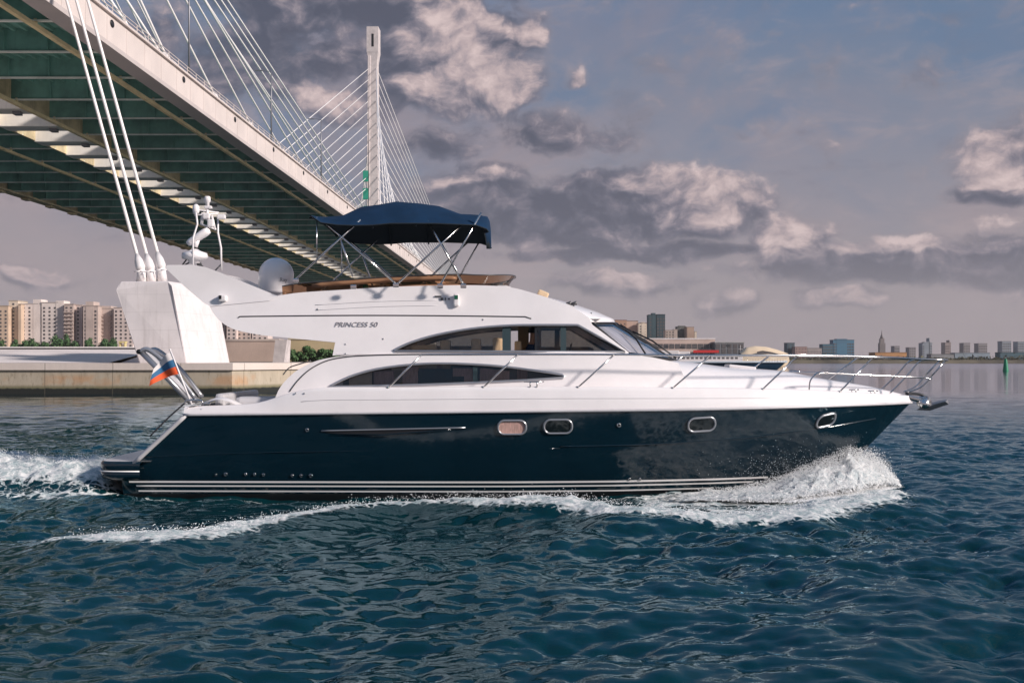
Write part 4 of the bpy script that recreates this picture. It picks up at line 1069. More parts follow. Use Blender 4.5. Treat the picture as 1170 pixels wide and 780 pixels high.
mb = MB(); n = len(pl_out); mb.add([(x, y, .679) for x, y in pl_out]+[(-6.9, y, .679) for x, y in pl_out], [(i, i+1, n+i+1, n+i) for i in range(n-1)])
mb.build('platform_deck', M_GELD, mp)
mb = MB(); mb.tube([(x-.055, y*1.013, .49) for x, y in pl_out], .014, 6); mb.build('platform_stripe', M_BOOT, mp)
mb = MB()
for s in (-1, 1):
    mb.tube(smooth_path([(-7.05, s*1.7, .68), (-7.08, s*1.7, .80), (-6.9, s*1.7, .84), (-6.75, s*1.7, .80)], 4), .018, 6)
mb.build('grab_handle', M_STEEL, Yp)
# cockpit seat and cushions
def soft(mb, c, d, bev=.06): mb.box(c, d, bev=bev)
st = MB(); soft(st, (-5.52, 0, 1.48), (.5, 3.0, .5)); soft(st, (-5.70, 0, 1.80), (.18, 3.1, .32), .07); st.build('cockpit_seat', M_GELD, Yp)
st = MB(); soft(st, (-4.9, -1.35, 1.62), (1.0, .45, .56), .1); st.build('side_seat', M_GELD, Yp)
# moulded coaming that sweeps up from the quarter to the cabin
rows = []
for t in np.linspace(0, 1, 24):
    x = -6.05+t*1.0; z = 1.74+.17*math.sin(math.pi*min(1, t*1.1)); rows.append([(x, y, z*1.0-abs(y+1.8)*.3) for y in np.linspace(-1.98, -1.62, 6)])
grid_mesh('quarter_coaming', np.array(rows), M_GEL, Yp)

# --- panels cut to an outline, bent to the cabin's tumblehome
def taper(x): return .055*np.clip(x-.6, 0, 9)**1.9
def b_low(x, z): return 1.80-.16*(z-2.05)-taper(x)*.8
def b_up(x, z): return 1.66-.20*(z-2.75)-taper(x)
def proj(pts, bf):
    out = []
    for px_, py_ in pts:
        b = 1.7
        for _ in range(8):
            x, z = XZ(px_, py_, b); b = float(bf(x, z))
        out.append((x, z))
    return out
def dense(poly, step=.12):
    out = []
    for i in range(len(poly)):
        a, b = Vector(poly[i]), Vector(poly[(i+1) % len(poly)]); n = max(1, int((b-a).length/step)); out += [tuple(a.lerp(b, k/n)) for k in range(n)]
    return out
def inside(pt_, poly):
    x, y = pt_; c = False
    for i in range(len(poly)):
        (x1, y1), (x2, y2) = poly[i-1], poly[i]
        if (y1 > y) != (y2 > y) and x < (x2-x1)*(y-y1)/(y2-y1)+x1: c = not c
    return c
def curve_px(pts, n=6): return [(v.x, v.y) for v in smooth_path([(a, b, 0) for a, b in pts], n)]
def panel(name, poly, holes, bf, thick, m, side, parent=None, off=0.0, step=.14):
    """poly, holes in local (x, z); a skin bent by bf with real thickness inwards"""
    rings = [dense(poly, step)]+[dense(h, step) for h in holes]
    V2 = []; E = []
    for r in rings:
        b = len(V2); V2 += [Vector(q_) for q_ in r]; E += [(b+i, b+(i+1) % len(r)) for i in range(len(r))]
    xs = [q_[0] for q_ in poly]; zs = [q_[1] for q_ in poly]
    for x in np.arange(min(xs), max(xs), step*1.3):
        for z in np.arange(min(zs), max(zs), step*1.3):
            q_ = (x, z)
            if inside(q_, poly) and not any(inside(q_, h) for h in holes): V2.append(Vector(q_))
    vo, eo, fo, *_ = delaunay_2d_cdt(V2, E, [], 2 if holes else 1, 1e-5)
    fo = [f for f in fo if inside(((vo[f[0]].x+vo[f[1]].x+vo[f[2]].x)/3, (vo[f[0]].y+vo[f[1]].y+vo[f[2]].y)/3), poly) and not any(inside(((vo[f[0]].x+vo[f[1]].x+vo[f[2]].x)/3, (vo[f[0]].y+vo[f[1]].y+vo[f[2]].y)/3), h) for h in holes)]
    outer = [(v.x, side*(float(bf(v.x, v.y))+off), v.y) for v in vo]
    n = len(vo); mb = MB(); flip = side == 1
    fs = [tuple(f) for f in fo]
    # orient: outward normal = side*y
    def orient(f):
        a, b, c = [Vector(outer[i]) for i in f[:3]]; return f if (b-a).cross(c-a).y*side > 0 else f[::-1]
    fs = [orient(f) for f in fs]
    mb.add(outer, fs, True)
    if thick:
        inner = [(x, y-side*thick, z) for x, y, z in outer]
        cnt = {}
        for f in fs:
            for i in range(len(f)): cnt[(f[i], f[(i+1) % len(f)])] = 1
        rim = [(a, b) for (a, b) in cnt if (b, a) not in cnt]
        mb.add(inner, [f[::-1] for f in fs], True)
        # rims get their own vertices so edges stay crisp
        for a, b in rim: mb.add([outer[a], inner[a], inner[b], outer[b]], [(0, 1, 2, 3)], False)
    return mb.build(name, m, parent or Yp)
def trim(name, poly, bf, r, m, closed=True, off=.0, parent=None, sides=(-1, 1)):
    for s in sides:
        mb = MB(); mb.tube([(x, s*(float(bf(x, z))+off), z) for x, z in poly], r, 6, closed=closed); mb.build(name, m, parent or Yp)

low_win = proj(curve_px([(377, 441), (400, 430), (430, 421.5), (470, 416.3), (505, 415), (540, 416), (580, 419), (620, 424.5), (642, 428)], 3)+[(645, 430), (643, 431.5)]+curve_px([(600, 434.3), (540, 437.2), (480, 439.5), (420, 441), (380, 441.8)], 2), b_low)
low_out = proj(curve_px([(313, 459), (318, 446), (326, 435), (338, 424), (354, 415), (372, 409.5), (400, 406), (450, 404), (600, 403.6), (690, 404), (722, 405)], 3)+[(745, 408), (775, 414.5), (790, 452), (600, 452), (420, 452)], b_low)
low_out = [(x, max(z, 1.80) if x < -4 else z) for x, z in low_out]
sal_win = proj(curve_px([(450, 400), (470, 391), (500, 382.3), (540, 375.3), (578, 372), (610, 371.3), (660, 371.3)], 4)+[(687, 386), (714, 402), (600, 401.8), (452, 401.2)], b_up)
up_out = proj([(380, 406), (383, 391), (362, 389), (340, 387)]+curve_px([(300, 383), (270, 377), (253, 368), (244, 358), (240, 351)], 4)+[(240, 348.5), (306, 342)]+curve_px([(316, 338), (345, 334), (400, 330.5), (450, 327.5), (520, 325.8), (560, 326.3), (585, 328.5), (610, 335), (640, 345), (660, 354.5), (673, 363)], 4)+[(677, 371), (722, 405), (600, 405.5), (480, 405.5)], b_up)
for s in (-1, 1):
    panel('cabin_side', low_out, [low_win], b_low, .06, M_GEL, s)
    panel('saloon_side', up_out, [sal_win], b_up, .08, M_GEL, s)
trim('window_frame', low_win, b_low, .026, M_SILVER, off=.004); trim('window_frame', sal_win, b_up, .028, M_SILVER, off=.004)
def sub(poly_px, bf, name, m, off=-.035, thick=.012):
    q_ = proj(poly_px, bf)
    for s in (-1, 1): panel(name, q_, [], bf, thick, M_FAR if (s == 1 and m is M_SMOKE) else m, s, off=off, step=.3)
def arc_y(px_): return float(np.interp(px_, [450, 470, 500, 540, 578, 610, 660], [400, 391, 382.3, 375.3, 372, 371.3, 371.3]))
def up_pane(xa, xb): return [(x, arc_y(x)-1.0) for x in np.linspace(xa, xb, 7)]+[(xb, 402.5), (xa, 402.5)]
sub(up_pane(449, 576), b_up, 'saloon_window', M_SMOKE); sub(up_pane(612, 642), b_up, 'saloon_window', M_SMOKE)
sub([(644, 370.5), (661, 370.5), (716, 402.8), (644, 402.8)], b_up, 'saloon_window', M_SMOKE)
sub([(574, 371.5), (583.5, 371), (583.5, 402.5), (574, 402.5)], b_up, 'window_post', M_TEALF, off=-.028, thick=.05)
sub([(611, 370.8), (614, 370.8), (614, 402.5), (611, 402.5)], b_up, 'window_post', M_BLACK, off=-.028, thick=.05)
sub([(640.5, 370.8), (647, 370.8), (647, 402.5), (640.5, 402.5)], b_up, 'window_post', M_TEALF, off=-.028, thick=.05)
sub([(657, 370.8), (661, 370.8), (716, 402.8), (709, 402.8)], b_up, 'window_post', M_BLACK, off=-.028, thick=.05)
sub([(375, 442), (377, 440), (400, 429.5), (430, 420.8), (470, 415.5), (505, 414), (541, 415.5), (541, 438), (480, 440.5), (420, 442)], b_low, 'cabin_window', M_SHADE)
sub([(545, 415.5), (580, 418), (620, 423.5), (646, 429), (646, 431), (600, 435.3), (545, 438)], b_low, 'cabin_window', M_SHADE)
sub([(540.5, 415.5), (545.5, 415.5), (545.5, 438), (540.5, 438)], b_low, 'window_post', M_TEALF, off=-.03, thick=.04)
def blind(pts, m):
    q_ = proj(pts, b_low)
    for s in (-1, 1): panel('window_blind', q_, [], b_low, .012, m, s, off=-.115, step=.3)
blind([(398, 432), (424, 424), (424, 440), (398, 440.5)], M_TANL); blind([(459, 420), (477, 418.5), (477, 438.5), (459, 439)], M_CURT)
blind([(478, 421), (516, 421), (516, 437.5), (478, 438.5)], M_TEALF); blind([(517, 419), (540, 420), (540, 437), (530, 437), (530, 430), (517, 430)], M_CURT)
blind([(548, 420), (582, 424), (582, 435), (548, 437)], M_CURT)
for y0 in (344.5, 350.5):
    trim('moulded_line', proj(curve_px([(360, y0+4), (430, y0), (500, y0-1.5)], 5), b_up), b_up, .006, M_GELD, closed=False, off=.0)
for s in (-1, 1):
    mb = MB(); mb.tube([(x, s*(float(f_bs(x)+(f_bg(x)-f_bs(x))*.55**1.6)+.001), float(f_zs(x)+(f_zg(x)-f_zs(x))*.55)) for x in np.linspace(-4.0, 6.5, 60)], .005, 6); mb.build('bulwark_seam', M_GELD, Yp)
# dark seams and the cabin shoulder line
trim('groove', proj([(272, 363)]+curve_px([(274, 361.6), (300, 361.2), (400, 360.3), (500, 360.6), (600, 361.8)], 4)+[(607, 364)], b_up), b_up, .013, M_SEAM, closed=False, off=.0)
trim('shoulder_seam', proj(curve_px([(331, 447), (340, 435), (354, 422), (372, 412.5), (392, 408), (420, 405.8), (480, 404.6), (600, 404.4), (716, 405)], 4), b_low), b_low, .012, M_SEAM, closed=False, off=.006)
trim('grab_rail', proj(curve_px([(324, 428), (331, 420), (342, 416), (356, 412)], 4), b_low), b_low, .013, M_SEAM, closed=False, off=.05)
# ledge between cabin and saloon sides, ceiling (flybridge sole), saloon sole and bulkheads
for s in (-1, 1):
    mb = MB(); rows = []
    for x in np.linspace(-3.4, 2.3, 40):
        z = 2.735+.0*x; rows.append([(x, s*(float(b_low(x, z))-.01), z-.01), (x, s*(float(b_up(x, z))-.05), z+.012)])
    grid_mesh('ledge', np.array(rows), M_GEL, Yp, flip=s == 1)
rows = [[(x, f*(float(b_up(x, 3.4))-.04), 3.42) for f in np.linspace(-1, 1, 9)] for x in np.linspace(-5.35, 1.75, 40)]
grid_mesh('flybridge_sole', np.array(rows), M_GEL, Yp)
rows = [[(x, y*(float(b_up(x, 3.4))-.09), 3.385) for y in np.linspace(-1, 1, 5)] for x in np.linspace(-3.3, 1.5, 20)]
grid_mesh('headlining', np.array(rows), M_GEL, Yp, flip=True)
mb = MB(); mb.box((-.6, 0, 1.86), (5.6, 3.3, .06)); mb.build('saloon_sole', M_TAN, Yp)
mb = MB(); mb.box((-3.32, -1.05, 2.6), (.05, .95, 1.5)); mb.box((-3.32, 1.05, 2.6), (.05, .95, 1.5)); mb.build('aft_bulkhead', M_GEL, Yp)
mb = MB(); mb.box((-3.33, 0, 2.62), (.03, 1.15, 1.5)); mb.build('saloon_door', M_SHADE, Yp)
# furniture seen through the glass
def furn(name, items, m):
    mb = MB()
    for c, d in items: mb.box(c, d, bev=min(d)*.25)
    return mb.build(name, m, Yp)
furn('sofa', [((-1.4, 1.15, 2.15), (2.6, .6, .5)), ((-1.4, 1.42, 2.55), (2.6, .2, .75))], M_CREAM)
for k, x in enumerate((-1.15, -.55, -.12)):
    furn('saloon_seat', [((x, -1.27+.02*k, 2.3), (.46, .34, .5)), ((x-.16, -1.27+.02*k, 2.74), (.20, .32, .54+.04*k))], M_CREAM)
furn('dinette_back', [((-1.72, -1.36, 2.66), (.50, .14, .50)), ((-2.25, -1.38, 2.62), (.22, .12, .44))], M_CREAM)
furn('galley_cabinet', [((-.55, -1.52, 2.27), (1.3, .2, .5)), ((-1.62, -1.54, 2.2), (.5, .16, .4)), ((.75, -1.5, 2.25), (.9, .16, .4))], M_TEALF)
furn('galley_panel', [((-1.6, -1.38, 2.38), (1.0, .06, .62)), ((.25, -1.36, 2.4), (.45, .06, .55)), ((-.2, -1.36, 2.52), (.5, .06, .3)), ((-2.5, -1.5, 2.2), (.4, .06, .4))], M_CURT)
furn('far_cabinet', [((1.0, 1.2, 2.4), (1.6, .5, 1.0)), ((-2.7, 1.2, 2.4), (.8, .5, 1.0))], M_TAN)
furn('helm_seat', [((.32, -.95, 2.28), (.5, .5, .16)), ((.12, -.95, 2.66), (.14, .5, .66)), ((.3, -.95, 2.04), (.2, .2, .34))], M_CREAM)
furn('helm_console', [((1.45, -.6, 2.3), (.5, 1.2, .85)), ((1.7, 0, 2.62), (1.0, 2.3, .10))], M_TAN)
mb = MB(); mb.tube([(1.14+.05*math.sin(a), -.95+.2*math.cos(a), 2.75+.19*math.sin(a)) for a in np.linspace(0, 6.0, 20)], .014, 6, closed=True); mb.tube([(1.13, -.95, 2.75), (1.25, -.95, 2.70)], .02, 6); mb.tube([(1.13, -.95, 2.57), (1.17, -.95, 2.93)], .01, 6); mb.build('steering_wheel', M_BLACK, Yp)
for y in (1.3,):
    for x in (-2.2, .25, .52): furn('curtain', [((x, y, 3.04), (.24, .05, .62))], M_CREAM)

# --- windscreen, roof and foredeck trunk
def ws(u, q_):      # u 0 top .. 1 foot, q across -1..1
    bulge = (1-abs(q_)**2.4)
    xt = XZ(676, 371, 1.45)[0]+.62*bulge; xb_ = XZ(718, 404, 1.55)[0]+1.13*bulge
    bt = float(b_up(XZ(676, 371, 1.45)[0], 3.3))-.015; bb = float(b_up(XZ(718, 404, 1.55)[0], 2.75))-.015
    return (xt+(xb_-xt)*u, q_*(bt+(bb-bt)*u), 3.325+(2.74-3.325)*u-(.14*u)*bulge+.03*bulge*(1-u))
rows = [[ws(u, q_) for q_ in np.linspace(-1, 1, 41)] for u in np.linspace(0, 1, 12)]
Mb_ = mat('windscreen_blind', (.62, .59, .62), .8, var=.3, vscale=2.6, stretch=(.15, 4.5, .15))
bl = []
for u in np.linspace(.02, .98, 10): bl.append([tuple(Vector(ws(u, q_))+Vector((-.07, 0, -.05))) for q_ in np.linspace(-.97, .97, 41)])
scr = grid_mesh('windscreen', np.array(rows), M_SCREEN, Yp)
mb = MB()
for q_ in (-.99, -.36, .36, .99): mb.tube([ws(u, q_) for u in np.linspace(0, 1, 8)], .028 if abs(q_) > .5 else .022, 6)
mb.tube([ws(0, q_) for q_ in np.linspace(-1, 1, 31)], .03, 6); mb.tube([ws(1, q_) for q_ in np.linspace(-1, 1, 31)], .03, 6)
mb.build('frame', M_BLACK, scr); grid_mesh('blind', np.array(bl), Mb_, scr)
def wsn(u, q_, h=.05):
    a = Vector(ws(u, q_)); d1_ = Vector(ws(u+.02, q_))-a; d2_ = Vector(ws(u, q_+.02))-a; n_ = d1_.cross(d2_).normalized()
    n_ = n_ if n_.z > 0 else -n_; return a+n_*h
for q0, q1 in ((-.86, -.62), (-.25, -.02), (.34, .58)):
    mb = MB(); mb.tube([wsn(.99, q0, .05), wsn(.55, (q0+q1)/2, .09), wsn(.25, q1, .05)], .018, 6)
    mb.tube([wsn(.05, q1-.04, .035), wsn(.6, q1+.06, .035)], .014, 6); mb.build('wiper', M_BLACK, Yp)
edge_px = [(540, 325.9), (560, 326.3), (585, 328.5), (610, 335), (640, 345), (660, 354.5), (673, 363)]
ed = proj(edge_px, b_up); xe = np.array([e[0] for e in ed]); ze = np.array([e[1] for e in ed])
rows = []
for x in np.linspace(xe[0]+.02, xe[-1], 34):
    z = float(np.interp(x, xe, ze)); b = float(b_up(x, z))-.004; t = (x-xe[0])/(xe[-1]-xe[0])
    rows.append([(x+.60*t**2.2*(1-abs(f)**2.4), b*f, z-.012+.05*(1-f*f)-.02*t) for f in np.linspace(-1, 1, 31)])
x_, z_ = xe[-1], ze[-1]; b = float(b_up(x_, z_))-.004
rows.append([(x_+.05+.61*(1-abs(f)**2.4), b*f, z_-.13+.03*(1-f*f)) for f in np.linspace(-1, 1, 31)])
grid_mesh('flybridge_front', np.array(rows), M_GEL, Yp)
cz = natural([1.9, 3.0, 3.55, 4.58, 5.74, 6.34, 7.26, 7.95, 8.25], [2.70, 2.64, 2.585, 2.46, 2.37, 2.25, 2.10, 1.95, 1.87])
cw = natural([1.9, 3.0, 4, 5, 6, 7, 7.7, 8.25], [1.66, 1.56, 1.38, 1.12, .80, .46, .25, .05])
rows = []
for x in np.linspace(1.9, 8.22, 60):
    w = float(cw(x)); zd = float(f_zg(x))-.06; zc_ = float(cz(x)); ex = float(np.interp(x, [1.9, 4, 6.5, 8.2], [5.5, 3.8, 2.6, 2.2]))
    rows.append([(x, w*f, zd+(zc_-zd)*(1-abs(f)**ex)) for f in np.sin(np.linspace(-math.pi/2, math.pi/2, 41))])
grid_mesh('coachroof', np.array(rows), M_GEL, Yp)
mb = MB(); mb.box((4.75, 0, 2.47), (.56, .56, .06), ry=.1, bev=.02); hb = mb.build('deck_hatch', M_GEL, Yp)
mb = MB(); mb.box((4.75, 0, 2.507), (.44, .44, .012), ry=.1); mb.build('pane', M_DGLASS, hb)

# --- radar arch, flybridge screen, domes and masts
arch = proj([(190, 306), (193, 303.2), (222, 303), (236, 305.5), (251, 311), (285, 325), (318, 338.5), (308, 343.5), (240, 350), (233, 346), (212, 328)], b_up)
for s in (-1, 1): 
    panel('radar_arch', arch, [], lambda x, z: b_up(x, min(z, 4.0)), .16, M_GEL, s, off=.012, step=.2)
    aw = arch+[arch[0]]
mb = MB(); x0_, z0_ = arch[0]; x1_, z1_ = arch[2]
mb.box(((x0_+x1_)/2+.06, 0, z1_-.16), (x1_-x0_-.16, 2.5, .16), bev=.04); mb.build('arch_beam', M_GEL, Yp)
for s in (-1,):
    l_ = proj([(255, 341)], b_up)[0]; mb = MB(); mb.box((l_[0], s*(float(b_up(*l_))+.05), l_[1]), (.16, .12, .12), bev=.03); sl = mb.build('stern_light', M_GEL, Yp)
    mb = MB(); mb.box((l_[0]-.03, s*(float(b_up(*l_))+.115), l_[1]+.02), (.05, .02, .07)); mb.build('lens', M_BLACK, sl)
# bronze wind deflector round the front of the flybridge
scr_px = [(322, 337.5), (345, 333.8), (400, 330.3), (450, 327.3), (500, 326), (530, 325.8)]
base_c = [(x, -(float(b_up(x, z))-.06), z-.01) for x, z in proj(scr_px, b_up)]
fx, fz = base_c[-1][0], base_c[-1][2]; bw = abs(base_c[-1][1])
front = [(fx+.86*math.cos(a)**.75 if math.cos(a) > 0 else fx, bw*math.sin(a), fz-.015) for a in np.linspace(-math.pi/2+.12, math.pi/2-.12, 26)]
base_c = smooth_path(base_c, 5)
loopb = [tuple(v) for v in base_c]+front+[(v[0], -v[1], v[2]) for v in base_c[::-1]]
rows = []
for k, (x, y, z) in enumerate(loopb):
    t = np.clip((x+4.0)/4.2, 0, 1); hgt = .19+.05*t+.12*np.clip((x+.6)/.9, 0, 1)**1.5
    lean = .10*np.clip((x+.9)/.8, 0, 1); ny = y/1.6
    rows.append([(x+lean*u*u*1.6+.0*u, y*(1+.012*u)+np.sign(y)*.02*u, z+hgt*u) for u in np.linspace(0, 1, 5)])
wd = grid_mesh('wind_deflector', np.array(rows), M_BROWN, Yp)
mb = MB(); tops_ = [r[-1] for r in rows]; mb.tube(tops_, .012, 6); mb.build('edge_strip', M_SEAM, wd)
# pale coaming roll seen over the tinted strip, console and seats on the flybridge
for s in (-1, 1): mb = MB(); mb.tube([(v[0], s*(abs(v[1])-.16), v[2]+.16-.03*((v[0]+1.6)/3)**2) for v in base_c[6:-2]], [.03]+[.05]*(len(base_c)-10)+[.03], 8); mb.build('coaming_roll', M_GEL, Yp)
furn('flybridge_seat', [((-3.0, .9, 3.72), (2.2, .7, .5)), ((-3.0, 1.3, 3.98), (2.2, .16, .34)), ((-.9, .5, 3.75), (.6, .9, .55))], M_GELD)
furn('flybridge_console', [((-.25, -.5, 3.8), (.5, 1.1, .62)), ((-.25, .6, 3.75), (.5, .9, .5))], M_GEL)
# satellite dome
mb = MB(); c = Vector(((315.5-HX)/FPX*(CY-.4), -.4, 0)); zt_ = EYE+(HY-294.5)/FPX*(CY-.4); r_ = 20/FPX*(CY-.4)
prof = [(r_*.92, zt_-2.05*r_), (r_*.97, zt_-1.9*r_), (r_*.98, zt_-1.75*r_), (r_, zt_-1.70*r_)]+[(r_*math.cos(a), zt_-r_+r_*math.sin(a)) for a in np.linspace(-.15, math.pi/2-.02, 16)]
mb.lathe(prof, 32, Matrix.Translation(c)); dome = mb.build('satellite_dome', M_GEL, Yp)
mb = MB(); mb.lathe([(.14, 3.42), (.14, zt_-2.0*r_)], 16, Matrix.Translation(c)); mb.box((c.x, c.y, zt_-2.1*r_), (.5, .5, .06), bev=.02); mb.build('dome_pedestal', M_GEL, dome)
def text(name, body, loc, size, m, parent, rx=90, shear=0.0, rz=0, sx=1.0):
    cu = bpy.data.curves.new(name, 'FONT'); cu.body = body; cu.size = size; cu.shear = shear; cu.extrude = .002; cu.align_x = 'CENTER'; cu.align_y = 'CENTER'
    cu.materials.append(m); o = bpy.data.objects.new(name, cu); COL.objects.link(o); bpy.context.view_layer.update(); me_ = bpy.data.meshes.new_from_object(o.evaluated_get(bpy.context.evaluated_depsgraph_get())); bpy.data.objects.remove(o); o = bpy.data.objects.new(name, me_); COL.objects.link(o); o.parent = parent; o.location = loc; o.rotation_euler = (R(rx), 0, R(rz)); o.scale = (sx, 1, 1); return o
a_ = .62; text('dome_lettering', 'Ray', (c.x+(r_+.004)*math.sin(a_), c.y-(r_+.004)*math.cos(a_), zt_-1.32*r_), .11, M_TXT, dome, rz=math.degrees(a_))
# radar scanner on its pod, behind the arch top
def P3(px_, py_, b): x, z = XZ(px_, py_, b); return Vector((x, -b, z))
b0_ = .25
mb = MB(); c = P3(222.5, 292, b0_); M_ = Matrix.Translation(c)
mb.lathe([(.02, -.17), (.12, -.16), (.14, -.09), (.25, -.07), (.27, -.02), (.25, .05), (.13, .09), (.07, .13), (.02, .14)], 22, M_); mb.build('radar_pod', M_GEL, Yp)
mb = MB(); c2 = P3(227, 270.5, b0_); M_ = Matrix.Translation(c2) @ Matrix.Rotation(R(-33), 4, 'Y')
mb.lathe([(.01, -.28), (.07, -.27), (.10, -.20), (.115, .16), (.09, .25), (.01, .27)], 16, M_ @ Matrix.Rotation(R(90), 4, 'Y') @ Matrix.Diagonal((.75, 1, 1, 1)))
mb.tube([c+Vector((0, 0, .18)), c2-Vector((.03, 0, .06))], .06, 8); mb.build('radar_scanner', M_GEL, Yp)
mb = MB()
for (xa, ya, xb_, yb_) in ((216, 300, 206, 304), (216.5, 292, 207, 302.5), (226, 298, 233, 304)): mb.tube([P3(xa, ya, b0_), P3(xb_, yb_+2, b0_)], .016, 6)
mb.tube([P3(224, 293, b0_), P3(229, 305, b0_)], .05, 8); mb.build('radar_strut', M_SEAM, Yp)
for path in ([(220.5, 306), (220.5, 272), (225.5, 256), (224, 243)], [(253, 309), (252.5, 283), (249, 266), (249, 250)]):
    mb = MB(); mb.tube([P3(a, b, .5 if path[0][0] < 240 else 0) for a, b in path], .021, 8); mb.build('mast_pole', M_GEL, Yp)
mb = MB()
mb.tube([P3(222, 246, .3), P3(249, 244, .1)], .016, 8); mb.tube([P3(223, 239.5, .3), P3(250, 243, .1)], .016, 8)
mb.lathe([(.05, -.08), (.07, -.03), (.07, .07), (.03, .12)], 12, Matrix.Translation(P3(224, 240, .3)))
mb.lathe([(.045, -.1), (.04, -.02), (.065, 0), (.065, .09), (.05, .11)], 14, Matrix.Translation(P3(237, 230.5, .2))); mb.tube([P3(237, 235, .2), P3(237, 252, .2)], .03, 8)
mb.box(P3(238, 237, .2), (.15, .10, .06), bev=.02); mb.box(P3(236, 247, .2), (.15, .12, .13), bev=.03); mb.box(P3(253, 248, .1), (.18, .10, .10), bev=.03); mb.tube([P3(233, 242, .2), P3(231, 256, .2)], .018, 6)
mb.tube([P3(231, 243, .2), P3(229.5, 256, .2)], .02, 6); mb.tube([P3(242, 246, .2), P3(246, 263, .2)], .024, 6); mb.box(P3(241, 255, .2), (.13, .12, .16), bev=.03); mb.tube([P3(229, 256, .2), P3(247, 262, .2)], .02, 6)
mb.build('light_mast', M_GEL, Yp)
mb = MB(); mb.tube([P3(252.5, 302, 0), P3(246, 309, .1)], .016, 6); mb.build('mast_strut', M_SEAM, Yp)
# small fittings on the flybridge side and roof
l_ = proj([(521.5, 343)], b_up)[0]; yb_ = -(float(b_up(*l_))+.05); mb = MB(); mb.box((l_[0], yb_, l_[1]), (.11, .10, .24), bev=.03); nl = mb.build('navigation_light', M_GEL, Yp)
mb = MB(); mb.box((l_[0], yb_-.052, l_[1]+.055), (.07, .012, .075)); mb.build('green_lens', mat('green_lens', (.005, .10, .05), .1), nl)
mb = MB()
for (qx, qy, w, h) in ((500.5, 338.5, .13, .022), (505, 341.5, .05, .05), (509, 341.5, .02, .05), (513, 341.5, .028, .028)):
    l_ = proj([(qx, qy)], b_up)[0]; mb.box((l_[0], -(float(b_up(*l_))+.012), l_[1]), (w, .03, h), bev=.006)
mb.build('side_emblem', M_SEAM, Yp)
def roof_pt(px_, f=-.8):
    x = XZ(px_, 345, 1.5)[0]; return Vector((x, f*float(b_up(x, 3.8)), float(np.interp(x, xe, ze))+.01))
mb = MB(); c = roof_pt(621); mb.box(c+Vector((0, 0, .05)), (.22, .22, .12), ry=.4, bev=.03); mb.build('searchlight', M_CREAM, Yp)
mb = MB(); c = roof_pt(653)
for d in (-.05, .06): mb.tube([c+Vector((d, 0, -.03)), c+Vector((d, 0, .07))], .018, 6); mb.lathe([(.02, -.05), (.045, .06)], 10, Matrix.Translation(c+Vector((d, 0, .08))) @ Matrix.Rotation(R(80), 4, 'Y'))
c = roof_pt(675); mb.tube([c+Vector((0, 0, -.03)), c+Vector((0, 0, .07))], .016, 6); mb.lathe([(.015, -.06), (.035, .05)], 10, Matrix.Translation(c+Vector((0, 0, .07))) @ Matrix.Rotation(R(80), 4, 'Y')); mb.build('horn', M_SEAM, Yp)
l_ = proj([(406.5, 371)], b_up)[0]
text('name_lettering', 'PRINCESS 50', (l_[0], -(float(b_up(*l_))+.010), l_[1]), .135, M_TXT, Yp, rx=90-11.3, shear=.25, sx=1.12)
for (qx, qy) in ((363, 353), (438, 387), (552, 365), (395, 393), (395, 404), (348, 449), (338, 449), (230, 467.5)):
    bf = b_up if qy < 405 else (lambda x, z: f_bg(x)+.02)
    l_ = proj([(qx, qy)], bf)[0]; mb = MB(); mb.lathe([(.016, 0), (.016, .012), (.006, .016)], 8, Matrix.Translation((l_[0], -(float(bf(*l_))+.0), l_[1])) @ Matrix.Rotation(R(90), 4, 'X')); mb.build('snap_stud', M_SILVER, Yp)
# gunwale fairlead and cleats
l_, = proj([(610, 438.5)], lambda x, z: f_bg(x)); y_ = -float(f_bg(l_[0])); mb = MB(); mb.tube([(l_[0]-.19, y_, l_[1]+.04), (l_[0]+.19, y_, l_[1]+.04)], .014, 6)
for d in (-.07, .06): mb.tube([(l_[0]+d, y_, l_[1]-.06), (l_[0]+d, y_, l_[1]+.04)], .014, 6)
mb.build('mooring_cleat', M_STEEL, Yp)
for x in (6.9, 7.35): 
    y_ = -float(f_bg(x))+.06; mb = MB(); z = float(f_zg(x))+.03
    mb.tube([(x-.1, y_, z+.04), (x+.1, y_, z+.04)], .013, 6)
    for d in (-.04, .04): mb.tube([(x+d, y_, z-.03), (x+d, y_, z+.04)], .012, 6)
    mb.build('mooring_cleat', M_STEEL, Yp)
for s in (-1, 1):
    mb = MB(); x = -6.05; mb.tube(smooth_path([(x-.2, s*1.93, 1.76), (x-.18, s*1.93, 1.84), (x+.1, s*1.93, 1.84), (x+.12, s*1.93, 1.76)], 4), .018, 6); mb.box((x+.22, s*1.93, 1.78), (.12, .08, .06), bev=.02); mb.build('stern_cleat', M_STEEL, Yp)

# --- bimini
can_x = [(360, 247.5, 1.0), (372, 244.5, .98), (390, 241.5, 1.0), (410, 232.5, 1.0), (430, 227.5, 1.0), (450, 226.3, 1.0), (478, 226.5, 1.0), (500, 231.5, .99), (525, 239.8, .98), (545, 242, .97), (556.5, 242.2, .95)]
W0 = 1.70; rows_o = []; rows_i = []
for k, (px_, py_, wf) in enumerate(can_x):
    w = W0*wf; x, zt_ = XZ(px_, py_, 1.1)
    lo = float(np.interp(px_, [360, 375, 400, 420, 450, 500, 545, 557], [zt_-.05, 5.22, 5.22, 5.20, 5.25, 5.25, 5.22, 5.15]))
    sag = .025*math.sin(px_/7.0)
    ro = [(x, w*f, lo+(zt_-lo)*(1-abs(f)**3.2)+sag*(1-f*f)) for f in np.linspace(-1, 1, 33)]; rows_o.append(ro); rows_i.append([(a, b*.99, c-.02) for a, b, c in ro])
